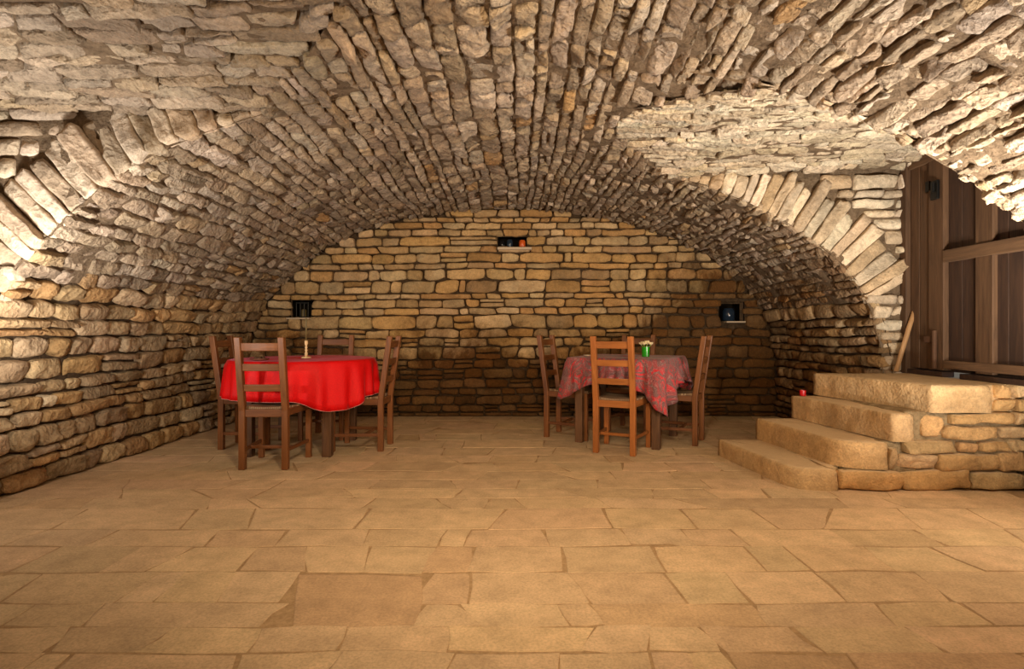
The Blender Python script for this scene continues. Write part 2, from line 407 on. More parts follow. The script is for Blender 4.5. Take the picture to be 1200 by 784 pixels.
def lay_stones(parent, quads, smap, palette, mat, name='stone', depth=0.06, relief=0.018, bulge=0.010, rough=0.012,
               edge=0.010, proud=0.010, tilt=0.008, warp=None, limit=300, seed=1, joint=0.008, label_rest=None, coarse=7.0, tonefn=None, corner=0.16, grid='plain', chip=0.0):
    """quads: n x 4 x 2 corners (a,b) in surface coordinates; smap(a,b,h) gives world positions"""
    r = np.random.RandomState(seed)
    S_, T_ = GRIDS[grid]; NS, NT = len(S_), len(T_)
    Qd = np.asarray(quads, float); n = len(Qd)
    if n == 0: return
    s = S_[None, :, None]; t = T_[None, None, :]
    kc = r.uniform(0.3, 1.3, (n, 2, 2)) * corner
    sg = lambda x: (x > 0).astype(int)
    K = kc[:, sg(S_)[:, None], sg(T_)[None, :]]
    c4 = (np.abs(s) ** 5) * (np.abs(t) ** 5)
    la = np.linalg.norm(Qd[:, 1] - Qd[:, 0], axis=1)[:, None, None]; lb = np.linalg.norm(Qd[:, 3] - Qd[:, 0], axis=1)[:, None, None]
    mn = np.minimum(la, lb)
    ss = s * (1 - K * c4 * np.minimum(1, 1.2 * lb / la)); tt = t * (1 - K * c4 * np.minimum(1, 1.2 * la / lb))
    js = np.minimum(0.3, 2 * joint / la); jt = np.minimum(0.3, 2 * joint / lb)
    ss = ss * (1 - js); tt = tt * (1 - jt)
    u = (ss + 1) / 2; w = (tt + 1) / 2
    A = Qd[:, None, None, :, :]
    ab = (A[..., 0, :] * ((1 - u) * (1 - w))[..., None] + A[..., 1, :] * (u * (1 - w))[..., None]
          + A[..., 2, :] * (u * w)[..., None] + A[..., 3, :] * ((1 - u) * w)[..., None])
    sd = r.uniform(0, 60, (n, 1, 1))
    e = np.maximum(np.abs(s), np.abs(t)) + 0 * u
    en = np.minimum(edge, 0.10 * mn)
    ab[..., 0] += en * vnoise(v3(ab[..., 0] * 14, ab[..., 1] * 14, sd + 0 * u)) * e
    ab[..., 1] += en * vnoise(v3(ab[..., 0] * 14 + 9, ab[..., 1] * 14, sd + 31 + 0 * u)) * e
    h = r.normal(0, proud, (n, 1, 1)).clip(-2 * proud, 2 * proud) + r.normal(0, tilt, (n, 1, 1)) * s + r.normal(0, tilt, (n, 1, 1)) * t
    h = h + r.uniform(0.3, 1.4, (n, 1, 1)) * bulge * (1 - 0.5 * s ** 2 - 0.5 * t ** 2)
    h = h + rough * fbm(v3(ab[..., 0] * coarse * 2, ab[..., 1] * coarse * 2, sd + 0 * u), 3)
    h = h - relief * ((np.abs(s) > 0.95) | (np.abs(t) > 0.95)) * (0.7 + 0.5 * vnoise(v3(ab[..., 0] * 25, ab[..., 1] * 25, sd + 5 + 0 * u)))
    if chip: h = h + chip * np.round(1.6 * fbm(v3(ab[..., 0] * 16, ab[..., 1] * 20, sd + 40 + 0 * u), 2)) / 1.6
    skirt = np.zeros((NS, NT), bool); skirt[0] = skirt[-1] = True; skirt[:, 0] = skirt[:, -1] = True
    h = np.where(skirt[None], -depth, h)
    a_, b_ = ab[..., 0], ab[..., 1]
    if warp is not None: a_, b_ = warp(a_, b_)
    W = smap(a_, b_, h)                                         # n,NS,NT,3
    pal = np.array(palette); pi = r.choice(len(pal), n, p=None)
    tone = pal[pi] * r.uniform(0.78, 1.2, (n, 1)) * (1 + r.normal(0, 0.012, (n, 3)))
    if tonefn is not None: tone = tonefn(tone, W.reshape(n, -1, 3).mean(1), r)
    tone = tone.clip(0.01, 0.95)
    q0 = grid_quads(NS, NT)
    nv = NS * NT
    # apparent size in the photograph
    cor = W[:, [0, -1, -1, 0], [0, 0, -1, -1], :]
    px, py = project(cor)
    area = 0.5 * np.abs(sum(px[:, i] * py[:, (i + 1) % 4] - px[:, (i + 1) % 4] * py[:, i] for i in range(4)))
    cx, cy = px.mean(1), py.mean(1)
    vis = (cx > -15) & (cx < 1215) & (cy > -15) & (cy < 799) & (cor[..., 1].min(1) > 0.6)
    area = np.where(vis, area, 0)
    order = np.argsort(-area)
    single = [i for i in order[:limit] if area[i] > 25]
    rest = np.setdiff1d(np.arange(n), single)
    for i in single:
        P = W[i].reshape(-1, 3); ctr = P.mean(0)
        me = np_mesh(name, P - ctr, q0, mat, np.repeat(tone[i][None], nv, 0))
        o = bpy.data.objects.new(name, me); o.location = ctr; link(o, parent)
    if len(rest):
        P = W[rest].reshape(-1, 3)
        Q = (q0[None] + (np.arange(len(rest)) * nv)[:, None, None]).reshape(-1, 4)
        me = np_mesh('small_' + name + 's', P, Q, mat, np.repeat(tone[rest], nv, 0))
        o = bpy.data.objects.new('small_' + name + 's', me); link(o, parent); o['kind'] = 'stuff'
    return n, len(single)

def row_quads(b0, b1, ranges, lmin, lmax, r, skew=0.02, splits=None):
    out = []
    for (a0, a1) in ranges:
        if a1 - a0 < 0.04: continue
        cuts = [a0]
        while True:
            L = r.uniform(lmin, lmax)
            if r.rand() < 0.15: L *= 0.55
            if cuts[-1] + L > a1 - 0.5 * lmin: break
            cuts.append(cuts[-1] + L)
        cuts.append(a1)
        sk = [0.0] + [r.normal(0, skew) for _ in cuts[1:-1]] + [0.0]
        for i in range(len(cuts) - 1):
            out.append([(cuts[i] - sk[i], b0), (cuts[i + 1] - sk[i + 1], b0), (cuts[i + 1] + sk[i + 1], b1), (cuts[i] + sk[i], b1)])
    return out

def maybe_split(quads, r, p=0.12):
    """some places hold two thin stones one over the other"""
    out = []
    for q in quads:
        q = np.array(q)
        if r.rand() < p and abs(q[3, 1] - q[0, 1]) > 0.085:
            f = r.uniform(0.38, 0.62)
            m0 = q[0] * (1 - f) + q[3] * f; m1 = q[1] * (1 - f) + q[2] * f
            out.append([q[0], q[1], m1, m0]); out.append([m0, m1, q[2], q[3]])
        else: out.append(q)
    return out

# ------------------------------------------------------------------ vault profile (left wall, vault, right wall)
PR = np.array([(-3.05, 0), (-3.06, .45), (-3.03, .85), (-2.96, 1.13), (-2.81, 1.37), (-2.60, 1.57), (-2.35, 1.81), (-2.1, 1.99),
               (-1.8, 2.12), (-1.45, 2.23), (-1.1, 2.305), (-.6, 2.365), (0, 2.385), (.45, 2.365), (.8, 2.315), (1.2, 2.24),
               (1.55, 2.14), (1.87, 2.01), (2.15, 1.86), (2.4, 1.70), (2.62, 1.51), (2.80, 1.29), (2.90, 1.06), (2.95, .8), (2.97, .4), (2.97, 0)])
def _smooth_profile():
    d = np.r_[0, np.cumsum(np.linalg.norm(np.diff(PR, axis=0), axis=1))]
    t = np.linspace(0, d[-1], 1200)
    X = np.interp(t, d, PR[:, 0]); Z = np.interp(t, d, PR[:, 1])
    k = np.exp(-0.5 * (np.arange(-60, 61) / 22.0) ** 2); k /= k.sum()
    def sm(a):
        p = np.r_[2 * a[0] - a[60:0:-1], a, 2 * a[-1] - a[-2:-62:-1]]
        return np.convolve(p, k, 'valid')
    X, Z = sm(X), sm(Z)
    Z = Z - np.minimum(Z[0], Z[-1])
    d = np.r_[0, np.cumsum(np.hypot(np.diff(X), np.diff(Z)))]
    return d, X, Z
PT, PX_, PZ_ = _smooth_profile()
PTX, PTZ = np.gradient(PX_, PT), np.gradient(PZ_, PT)
TMAX = PT[-1]
def prof(t): return np.interp(t, PT, PX_), np.interp(t, PT, PZ_)
def pnorm(t):
    tx, tz = np.interp(t, PT, PTX), np.interp(t, PT, PTZ); l = np.hypot(tx, tz)
    return tz / l, -tx / l
IC = int(np.argmax(PZ_)); TCROWN = PT[IC]; ZCROWN = PZ_[IC]
def t_at_z(z, side):
    if side < 0: return float(np.interp(z, PZ_[:IC + 1], PT[:IC + 1]))
    return float(np.interp(-z, -PZ_[IC:], PT[IC:]))
def x_at_z(z, side): return float(prof(t_at_z(z, side))[0])

BACK_Y = 6.60
FRONT_Y = -2.2
LA = dict(c=2.12, w=1.13, zc=2.355, dz=0.13)      # left alcove: middle, half width, crown height, drop at its sides
RA = dict(c=3.765, w=0.835, zc=2.335, dz=0.115)    # right door recess
def zs(al, y): return al['zc'] - al['dz'] * ((np.asarray(y) - al['c']) / al['w']) ** 2
def opening(t):
    X, Z = prof(t); X = float(X); Z = float(Z)
    al = LA if t < TCROWN else RA
    if Z >= al['zc']: return al['c'], al['c']
    q = al['w'] * min(1.0, math.sqrt((al['zc'] - Z) / al['dz']))
    return al['c'] - q, al['c'] + q

def vmap(y, t, h):
    X, Z = prof(t); nx, nz = pnorm(t)
    hh = h + 0.022 * vnoise(v3(y * 1.1, t * 1.1, 3.3)) * np.minimum(1, np.asarray(t) * 2) 
    return np.stack([X + nx * hh, y + 0 * X, Z + nz * hh], -1)

def vwarp(y, t):
    k = np.clip(np.minimum(t, TMAX - t) / 0.3, 0, 1)
    return y, t + k * (0.035 * vnoise(v3(y * 0.9, t * 1.6, 8.1)) + 0.014 * vnoise(v3(y * 3.3, t * 3.0, 2.2)))

T_L, T_R = t_at_z(1.30, -1), t_at_z(1.22, 1)     # where wall turns into vault

def vault_backing(name, t0, t1, mat, h=-0.045, amp=0.018):
    V = []; Q = []; off = 0
    ts = np.linspace(t0, t1, max(4, int((t1 - t0) / 0.05)))
    lim = np.array([opening(t) for t in ts])
    for part in (0, 1):
        ny = 90 if part == 0 else 110
        f = np.linspace(0, 1, ny)[None, :]
        lo = np.full(len(ts), FRONT_Y) if part == 0 else lim[:, 1]
        hi = lim[:, 0] if part == 0 else np.full(len(ts), BACK_Y + 0.08)
        Y = lo[:, None] * (1 - f) + hi[:, None] * f
        T = np.repeat(ts[:, None], ny, 1)
        hh = h + amp * fbm(v3(Y * 6, T * 6, 1.0), 3) + (0.012 * np.clip((T - TCROWN) / 0.6, 0, 1) if name == 'ceiling' else 0)
        P = vmap(Y, T, hh)
        P[..., 2] -= np.where(P[..., 2] < 0.01, 0.06, 0)
        V.append(P.reshape(-1, 3)); Q.append(grid_quads(len(ts), ny, off)); off += len(ts) * ny
    return structure(name, np.concatenate(V), np.concatenate(Q), mat)

ceiling = vault_backing('ceiling', T_L, T_R, M['mortar'], -0.022, 0.014)
wall_left = vault_backing('wall_left', 0, T_L, M['mortar_dark'])
wall_right = vault_backing('wall_right', T_R, TMAX, M['mortar_dark'])
tag(ceiling, 'rough barrel vault of pale limestone rubble over the cellar')
tag(wall_left, 'side wall of coursed ochre limestone behind the red table')
tag(wall_right, 'dark damp side wall of thin limestone courses beyond the steps')

def vault_rows(t0, t1, hmin, hmax, lmin, lmax, r, ymin):
    quads = []; t = t0
    while t < t1 - 1e-6:
        dt = r.uniform(hmin, hmax)
        if r.rand() < 0.14: dt *= 1.3
        if t + dt > t1 - 0.6 * hmin: dt = t1 - t
        tm = t + dt / 2
        y0, y1 = opening(tm)
        rgs = [(ymin, BACK_Y)] if y1 - y0 < 0.02 else [(ymin, y0), (y1, BACK_Y)]
        quads += row_quads(t, t + dt, rgs, lmin, lmax, r, 0.012)
        t += dt
    return quads

r = np.random.RandomState(3)
CREAM = [(0.49, 0.375, 0.265), (0.42, 0.315, 0.215), (0.53, 0.42, 0.315), (0.37, 0.27, 0.18), (0.46, 0.34, 0.22)]
OCHRE = [(0.50, 0.345, 0.19), (0.44, 0.30, 0.16), (0.53, 0.385, 0.235), (0.47, 0.275, 0.12), (0.38, 0.26, 0.15), (0.52, 0.32, 0.145)]
HONEY = [(0.56, 0.395, 0.23), (0.52, 0.35, 0.185), (0.58, 0.42, 0.265), (0.50, 0.30, 0.14)]
PALE = [(0.60, 0.47, 0.33), (0.56, 0.42, 0.28), (0.63, 0.51, 0.37), (0.54, 0.39, 0.24)]
BROWN = [(0.36, 0.25, 0.14), (0.30, 0.20, 0.11), (0.42, 0.30, 0.17), (0.34, 0.20, 0.09)]

q = maybe_split(vault_rows(0.0, T_L, 0.085, 0.165, 0.16, 0.42, r, 0.2), r, 0.12)
lay_stones(wall_left, q, vmap, OCHRE, M['leftwall'], depth=0.07, relief=0.016, bulge=0.012, rough=0.018, proud=0.013, warp=vwarp, seed=5, joint=0.008, corner=0.25, grid='rough', chip=0.010)
q = maybe_split(vault_rows(T_R, TMAX, 0.06, 0.12, 0.15, 0.36, r, 0.2), r, 0.08)
lay_stones(wall_right, q, vmap, BROWN + OCHRE, M['right'], depth=0.07, relief=0.022, bulge=0.014, rough=0.016, proud=0.016, warp=vwarp, seed=6, joint=0.009)
tc1 = TCROWN - 0.6
q = maybe_split(vault_rows(T_L, tc1, 0.075, 0.125, 0.14, 0.34, r, 0.2), r, 0.05)
q += maybe_split(vault_rows(tc1, TCROWN + 0.15, 0.075, 0.13, 0.12, 0.30, r, 0.2), r, 0.05)
q += maybe_split(vault_rows(TCROWN + 0.15, T_R, 0.055, 0.10, 0.12, 0.34, r, 0.2), r, 0.05)
def vtone(tone, c, rr):
    f = np.clip((c[:, 2] - 1.2) / 0.4, 0, 1)[:, None]
    och = np.array(OCHRE)[rr.randint(len(OCHRE), size=len(tone))]
    pick = (rr.rand(len(tone), 1) > 0.25 + 0.7 * f)
    return np.where(pick, och, tone)
print('vault', lay_stones(ceiling, q, vmap, CREAM, M['vault'], depth=0.05, relief=0.010, bulge=0.004, rough=0.016, edge=0.016, proud=0.009,
           tilt=0.010, warp=vwarp, seed=7, joint=0.007, tonefn=vtone, grid='rough', chip=0.010, corner=0.2))

# ------------------------------------------------------------------ alcove soffits (courses run across, along X)
def soffit(name, al, side, xout, mat, palette, label, rise=0.0, seed=21):
    def xg(y): return x_at_z(float(zs(al, y)), side)
    def smap(x, y, h):
        base = zs(al, y) + rise * np.clip(np.abs(x) - 1.4, 0, 3)
        return np.stack([x, y + 0 * x, base - h + 0.015 * vnoise(v3(x * 1.5, y * 1.5, 4))], -1)
    ys = np.linspace(al['c'] - al['w'] - 0.05, al['c'] + al['w'] + 0.05, 60)
    f = np.linspace(0, 1, 60)[None, :]
    xs0 = np.array([xg(np.clip(y, al['c'] - al['w'], al['c'] + al['w'])) for y in ys]) - side * 0.05
    X = xs0[:, None] * (1 - f) + xout * f
    Y = np.repeat(ys[:, None], 60, 1)
    P = smap(X, Y, (-0.022 if side < 0 else -0.014) + 0.012 * fbm(v3(X * 6, Y * 6, 2), 3))
    o = structure(name, P.reshape(-1, 3), grid_quads(60, 60), M['mortar']); tag(o, label)
    rr = np.random.RandomState(seed); quads = []; y = al['c'] - al['w']
    while y < al['c'] + al['w'] - 1e-6:
        d = rr.uniform(0.06, 0.11) if side < 0 else rr.uniform(0.045, 0.085)
        if y + d > al['c'] + al['w'] - 0.04: d = al['c'] + al['w'] - y
        xa = xg(y + d / 2); lo, hi = (xout, xa) if side < 0 else (xa, xout)
        quads += row_quads(y, y + d, [(lo, hi)], 0.18, 0.45, rr, 0.02)
        y += d
    lay_stones(o, maybe_split(quads, rr, 0.05), smap, palette, mat, depth=0.05, relief=0.008, bulge=0.003, rough=0.013, edge=0.014, proud=0.007, tilt=0.006, grid='rough', chip=0.007,
               warp=lambda a, b: (a, b + 0.018 * vnoise(v3(a * 1.4, b * 2, 6))), seed=seed, joint=0.007)
    return o
soffit_left = soffit('ceiling_alcove', LA, -1, -3.75, M['vault'], CREAM, 'low stone soffit of the side alcove by the left wall')
soffit_right = soffit('ceiling_doorway', RA, 1, 3.35, M['vault'], [(0.70, 0.56, 0.39), (0.65, 0.51, 0.34), (0.73, 0.61, 0.45)], 'pale flat stone soffit above the wooden door', rise=0.03, seed=23)

# ------------------------------------------------------------------ alcove jambs with arch stones
def jamb(name, y, facing, side, xout, al, label, vous=True, seed=31, z_v=1.20, fan=(0.34, 0.48), thick=(0.065, 0.10), pal=PALE):
    ztop = float(zs(al, np.clip(y, al['c'] - al['w'], al['c'] + al['w']))) + 0.03
    zz = np.linspace(0, ztop + 0.06, 60)
    x0 = np.array([x_at_z(min(z, ZCROWN - 0.01), side) for z in zz]); f = np.linspace(0, 1, 50)[None, :]
    X = x0[:, None] * (1 - f) + xout * f; Z = np.repeat(zz[:, None], 50, 1)
    Y = y - facing * (0.026 + 0.012 * fbm(v3(X * 7, Z * 7, 5), 3))
    o = structure(name, np.stack([X, Y, Z], -1).reshape(-1, 3), grid_quads(60, 50), M['mortar']); tag(o, label)
    rr = np.random.RandomState(seed)
    t_top = t_at_z(ztop - 0.02, side); t_low = t_at_z(z_v, side)
    blen = {}
    quads = []
    if vous:
        t = t_top; sgn = -1 if side < 0 else 1
        while sgn * (t_low - t) > 0.03:
            d = rr.uniform(*thick) * sgn
            L = rr.uniform(*fan)
            # stay under the soffit
            X, Z = prof(t + d / 2); nx, nz = pnorm(t + d / 2)
            if nz < -1e-3: L = min(L, max(0.05, (ztop + 0.0 - Z) / -nz))
            lo, hi = min(t, t + d), max(t, t + d)
            quads.append([(lo, 0.0), (hi, 0.0), (hi, L), (lo, L)])
            t += d
        def pm(t, b, h):
            X, Z = prof(t); nx, nz = pnorm(t)
            # fan the stones a little flatter than the true radius
            return np.stack([X - nx * b, y + facing * (h + 0.01) + 0 * X, Z - nz * b], -1)
        lay_stones(o, [np.array(a)[[1, 2, 3, 0]] if False else a for a in quads], pm, pal, M['jamb'], name='arch_stone', depth=0.07, relief=0.012, bulge=0.006, rough=0.016,
                   proud=0.015, tilt=0.010, seed=seed, joint=0.004, edge=0.018, corner=0.20, grid='rough', chip=0.014, coarse=9.0)
    # coursed stones between the arch stones and the outer edge
    quads = []; z = 0.0
    while z < ztop - 0.02:
        d = rr.uniform(0.07, 0.13)
        if z + d > ztop - 0.04: d = ztop - z
        zm = z + d / 2
        xi = x_at_z(min(zm, ZCROWN - 0.01), side)
        if vous and zm > z_v - 0.02:
            tt = np.linspace(t_top, t_low, 80); X, Z = prof(tt); nx, nz = pnorm(tt)
            ex = X - nx * (fan[0] + 0.06); ez = Z - nz * (fan[0] + 0.06)
            m = np.abs(ez - zm) < 0.05
            if m.any(): xi = (ex[m].max() if side > 0 else ex[m].min())
            elif zm > ez.max(): xi = float(np.interp(zm, [0, 3], [xi, xi])) + side * 0.75
        lo, hi = (xi, xout) if side > 0 else (xout, xi)
        if hi - lo > 0.06: quads += row_quads(z, z + d, [(lo, hi)], 0.16, 0.38, rr, 0.012)
        z += d
    jm = lambda a, b, h: np.stack([a, y + facing * (h - 0.008) + 0 * a, b], -1)
    lay_stones(o, quads, jm, pal, M['jamb'], depth=0.06, relief=0.018, bulge=0.012, rough=0.014, proud=0.010, seed=seed + 1, joint=0.008,
               warp=lambda a, b: (a, b + 0.012 * vnoise(v3(a * 2.2, b * 2, 6)) * np.clip(b / 0.2, 0, 1)))
    return o
jamb_right = jamb('wall_doorway', RA['c'] + RA['w'], -1, 1, 3.16, RA, 'pale jamb wall with fanned arch stones beside the wooden door', seed=35)
jamb_right2 = jamb('wall_doorway_near', RA['c'] - RA['w'], 1, 1, 3.16, RA, 'near jamb wall of the door recess', seed=37)
jamb_left = jamb('wall_alcove', LA['c'] + LA['w'], -1, -1, -3.75, LA, 'jamb wall of the side alcove with fanned arch stones', seed=41, z_v=1.25, fan=(0.32, 0.44), thick=(0.085, 0.13), pal=CREAM + PALE[:1])
jamb_left2 = jamb('wall_alcove_near', LA['c'] - LA['w'], 1, -1, -3.75, LA, 'near jamb wall of the side alcove', vous=False, seed=43)

def plane_wall(name, pts, mat, label):
    o = structure(name, np.array(pts, float), np.array([[0, 1, 2, 3]]), mat); tag(o, label); return o
plane_wall('wall_alcove_end', [(-3.72, LA['c'] - 1.3, 0), (-3.72, LA['c'] + 1.3, 0), (-3.72, LA['c'] + 1.3, 2.6), (-3.72, LA['c'] - 1.3, 2.6)], M['mortar'], 'end wall of the side alcove')
def coursed(o, x, facing, y0, y1, z1, pal, mat, seed):
    rr = np.random.RandomState(seed); quads = []; z = 0.0
    while z < z1 - 0.02:
        d = rr.uniform(0.08, 0.14)
        if z + d > z1 - 0.05: d = z1 - z
        quads += row_quads(z, z + d, [(y0, y1)], 0.18, 0.42, rr, 0.012); z += d
    lay_stones(o, quads, lambda a, b, h: np.stack([x + facing * h + 0 * a, a, b], -1), pal, mat, depth=0.05, relief=0.014, bulge=0.010, rough=0.014,
               seed=seed, joint=0.008, warp=lambda a, b: (a, b + 0.012 * vnoise(v3(a * 2.2, b * 2, 6)) * np.clip(b / 0.2, 0, 1) * np.clip((z1 - b) / 0.2, 0, 1)))
coursed(bpy.data.objects['wall_alcove_end'], -3.69, 1, LA['c'] - LA['w'], LA['c'] + LA['w'], 2.36, OCHRE, M['leftwall'], 91)
plane_wall('wall_front', [(-3.4, FRONT_Y + 0.02, 0), (3.4, FRONT_Y + 0.02, 0), (3.4, FRONT_Y + 0.02, 2.6), (-3.4, FRONT_Y + 0.02, 2.6)], M['mortar'], 'end wall of the cellar behind the viewer')

# unseen shell added round the masonry to keep sky light out, open at the door
_e = []
def _quad(*p): _e.append(p)
E0, E1, EY0, EY1, EZ = -4.0, 3.35, FRONT_Y - 0.1, BACK_Y + 0.5, 2.75
_quad((E0, EY0, EZ), (E1, EY0, EZ), (E1, EY1, EZ), (E0, EY1, EZ))
_quad((E0, EY0, -.1), (E0, EY1, -.1), (E0, EY1, EZ), (E0, EY0, EZ))
_quad((E0, EY1, -.1), (E1, EY1, -.1), (E1, EY1, EZ), (E0, EY1, EZ))
_quad((E1, EY0, -.1), (E1, 2.88, -.1), (E1, 2.88, EZ), (E1, EY0, EZ))
_quad((E1, 4.66, -.1), (E1, EY1, -.1), (E1, EY1, EZ), (E1, 4.66, EZ))
_quad((E1, 2.88, 2.30), (E1, 4.66, 2.30), (E1, 4.66, EZ), (E1, 2.88, EZ))
_quad((E1, 2.88, -.1), (E1, 4.66, -.1), (E1, 4.66, 0.64), (E1, 2.88, 0.64))
_quad((3.12, 4.66, -.1), (E1, 4.66, -.1), (E1, 4.66, EZ), (3.12, 4.66, EZ))
_quad((3.12, 2.88, -.1), (E1, 2.88, -.1), (E1, 2.88, EZ), (3.12, 2.88, EZ))
tag(structure('wall_sky_blocker', np.array(_e, float).reshape(-1, 3), np.arange(len(_e) * 4).reshape(-1, 4), M['mortar_dark']), 'unseen shell added behind the masonry to block sky light')

# ------------------------------------------------------------------ back wall, courses read from the photograph
SB = F_PX / BACK_Y
def bx(px): return (px - VX) / SB
def bz(py): return CAM_H + (VY - py) / SB
NICHES = [(583, 616, 277, 290), (341, 364, 349, 372.5), (846, 871, 356, 376.5)]
ROWS = [
 (238, 244.5, []), 
 (244.5, 254, [498, 527.5, 554.5, 583, 608.5, 648, 672]),
 (254, 260, [470, 490, 511, 533, 554, 573, 602, 613, 633, 645, 667, 680, 704]),
 (260, 268, [440, 462, 495, 518, 545, 587, 623, 653, 681, 697, 725, 741]),
 (268, 276.5, [418, 438, 454, 482, 513, 540, 570, 590, 619, 629, 645, 661, 687, 705, 757, 770]),
 (276.5, 287.5, [390, 416, 447, 468, 527, 583, 615, 640, 672, 693, 737, 760, 783]),
 (287.5, 296, [376, 403, 418, 443, 479, 520, 563, 583, 622, 636, 653, 685, 706, 764, 795]),
 (296, 307.5, [363, 388, 435, 461, 488, 516, 547, 587, 609, 661, 670, 717, 745, 771, 792, 816]),
 (307.5, 315, [363, 398, 419, 436, 449, 485, 522, 548, 579, 617, 656, 690, 738, 767, 782, 800, 822]),
 (315, 328, [345, 363, 390, 430, 444, 477, 496, 522, 569, 602, 616, 646, 681, 715, 738, 758, 782]),
 (328, 343, [333, 374, 402, 434, 457, 470, 510, 538, 546, 583, 639, 681, 715, 734, 757, 781, 806]),
 (343, 350, [340, 364, 384, 417, 440, 469, 492, 552, 570, 587, 620, 638, 673, 721, 731]),
 (350, 360, [318, 341, 364, 393, 426, 463, 490, 518, 545, 562, 591, 638, 662, 687, 707]),
 (360, 368.5, [314, 341, 364, 378, 400, 425, 450, 491, 538, 549, 581, 609, 626, 654, 683, 712]),
 (368.5, 385, [337, 351, 396, 436, 487, 512, 531, 555, 599, 640, 672, 700]),
 (385, 395.5, [311, 351, 377, 397, 428, 455, 498, 538, 560, 594, 625, 643, 680, 710]),
 (395.5, 406, [315, 342, 380, 414, 470, 490, 520, 538, 571, 609, 635, 660]),
 (406, 421, [310, 340, 368, 400, 440, 489, 518, 557, 587, 607, 627, 650]),
 (421, 432, []), (432, 444, []), (444, 455, []), (455, 463, []), (463, 474, []), (474, 483, []), (483, 489.5, [])]
def back_wall():
    zz = np.linspace(-0.05, 2.6, 66)
    XL = np.full(66, -3.3); XR = np.full(66, 3.3)
    f = np.linspace(0, 1, 140)[None, :]
    X = XL[:, None] * (1 - f) + XR[:, None] * f; Z = np.repeat(zz[:, None], 140, 1)
    Y = BACK_Y + 0.05 + 0.012 * fbm(v3(X * 7, Z * 7, 9), 3)
    Q = grid_quads(66, 140)
    P = np.stack([X, Y, Z], -1).reshape(-1, 3)
    ctr = P[Q].mean(1); keep = np.ones(len(Q), bool)
    for (a, b_, c, d) in NICHES:
        keep &= ~((ctr[:, 0] > bx(a) + .01) & (ctr[:, 0] < bx(b_) - .01) & (ctr[:, 2] < bz(c) - .01) & (ctr[:, 2] > bz(d) + .01))
    o = structure('wall_back', P, Q[keep], M['mortar_dark'])
    tag(o, 'end wall of coursed honey-coloured limestone blocks under the vault')
    # niche linings: five-sided boxes let into the wall
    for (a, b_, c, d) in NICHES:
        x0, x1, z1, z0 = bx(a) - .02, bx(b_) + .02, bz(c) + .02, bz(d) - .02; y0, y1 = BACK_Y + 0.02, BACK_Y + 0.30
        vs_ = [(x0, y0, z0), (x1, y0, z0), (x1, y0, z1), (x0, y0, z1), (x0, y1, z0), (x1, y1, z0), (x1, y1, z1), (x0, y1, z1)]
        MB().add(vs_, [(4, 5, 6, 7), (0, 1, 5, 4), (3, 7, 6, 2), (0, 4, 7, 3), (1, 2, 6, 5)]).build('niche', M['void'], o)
    rr = np.random.RandomState(51); quads = []
    for (ya, yb, cuts) in ROWS:
        z1, z0 = bz(ya), max(0.0, bz(yb)); zm = (z0 + z1) / 2
        if zm > ZCROWN - 0.005: zm = ZCROWN - 0.01
        xl, xr = x_at_z(zm, -1) - 0.03, x_at_z(zm, 1) + 0.03
        cs = sorted(bx(c) for c in cuts)
        cs = [c for c in cs if xl + 0.06 < c < xr - 0.06]
        cl = [xl]
        if cs:
            while cs[0] - cl[-1] > 0.42: cl.append(cl[-1] + rr.uniform(0.16, 0.32))
            if cs[0] - cl[-1] < 0.05 and len(cl) > 1: cl.pop()
            cl += cs
        while xr - cl[-1] > 0.40: cl.append(cl[-1] + rr.uniform(0.15, 0.34))
        cl.append(xr)
        sk = [rr.normal(0, 0.008) for _ in cl]
        for i in range(len(cl) - 1):
            pieces = [(cl[i], cl[i + 1], sk[i], sk[i + 1])]
            for (a, b_, c, d) in NICHES:
                ov = (min(z1, bz(c)) - max(z0, bz(d))) / (z1 - z0)
                if ov < 0.35: continue
                nx = []
                for (p0, p1, k0, k1) in pieces:
                    if p1 <= bx(a) or p0 >= bx(b_): nx.append((p0, p1, k0, k1)); continue
                    if bx(a) - p0 > 0.05: nx.append((p0, bx(a), k0, 0.0))
                    if p1 - bx(b_) > 0.05: nx.append((bx(b_), p1, 0.0, k1))
                pieces = nx
            for (p0, p1, k0, k1) in pieces:
                quads.append([(p0 - k0, z0), (p1 - k1, z0), (p1 + k1, z1), (p0 + k0, z1)])
    quads = [np.array(q_) for q_ in quads]
    low = [q_ for q_ in quads if q_[0, 1] < 0.65]; high = [q_ for q_ in quads if q_[0, 1] >= 0.65]
    quads = maybe_split(high, rr, 0.08) + maybe_split(low, rr, 0.3)
    bm_ = lambda a, b, h: np.stack([a, BACK_Y - h + 0.015 * vnoise(v3(a * 1.2, b * 1.2, 3)), b], -1)
    def bw(a, b):
        k = np.clip(b / 0.3, 0, 1)
        return a, b + k * (-0.02 * np.clip((-a - 0.6) / 1.6, 0, 1) + 0.010 * vnoise(v3(a * 2.0, b * 2.2, 7)) + 0.005 * vnoise(v3(a * 6, b * 6, 17)))
    BK = [(c_[0] * 0.96, c_[1] * 0.94, c_[2] * 0.84) for c_ in HONEY + OCHRE]
    return o, lay_stones(o, quads, bm_, BK, M['back'], depth=0.07, relief=0.014, bulge=0.006, rough=0.009, edge=0.011, proud=0.013, tilt=0.007,
               warp=bw, seed=52, joint=0.007, corner=0.24, grid='rough', chip=0.004)
wall_back, info = back_wall(); print('back', info)

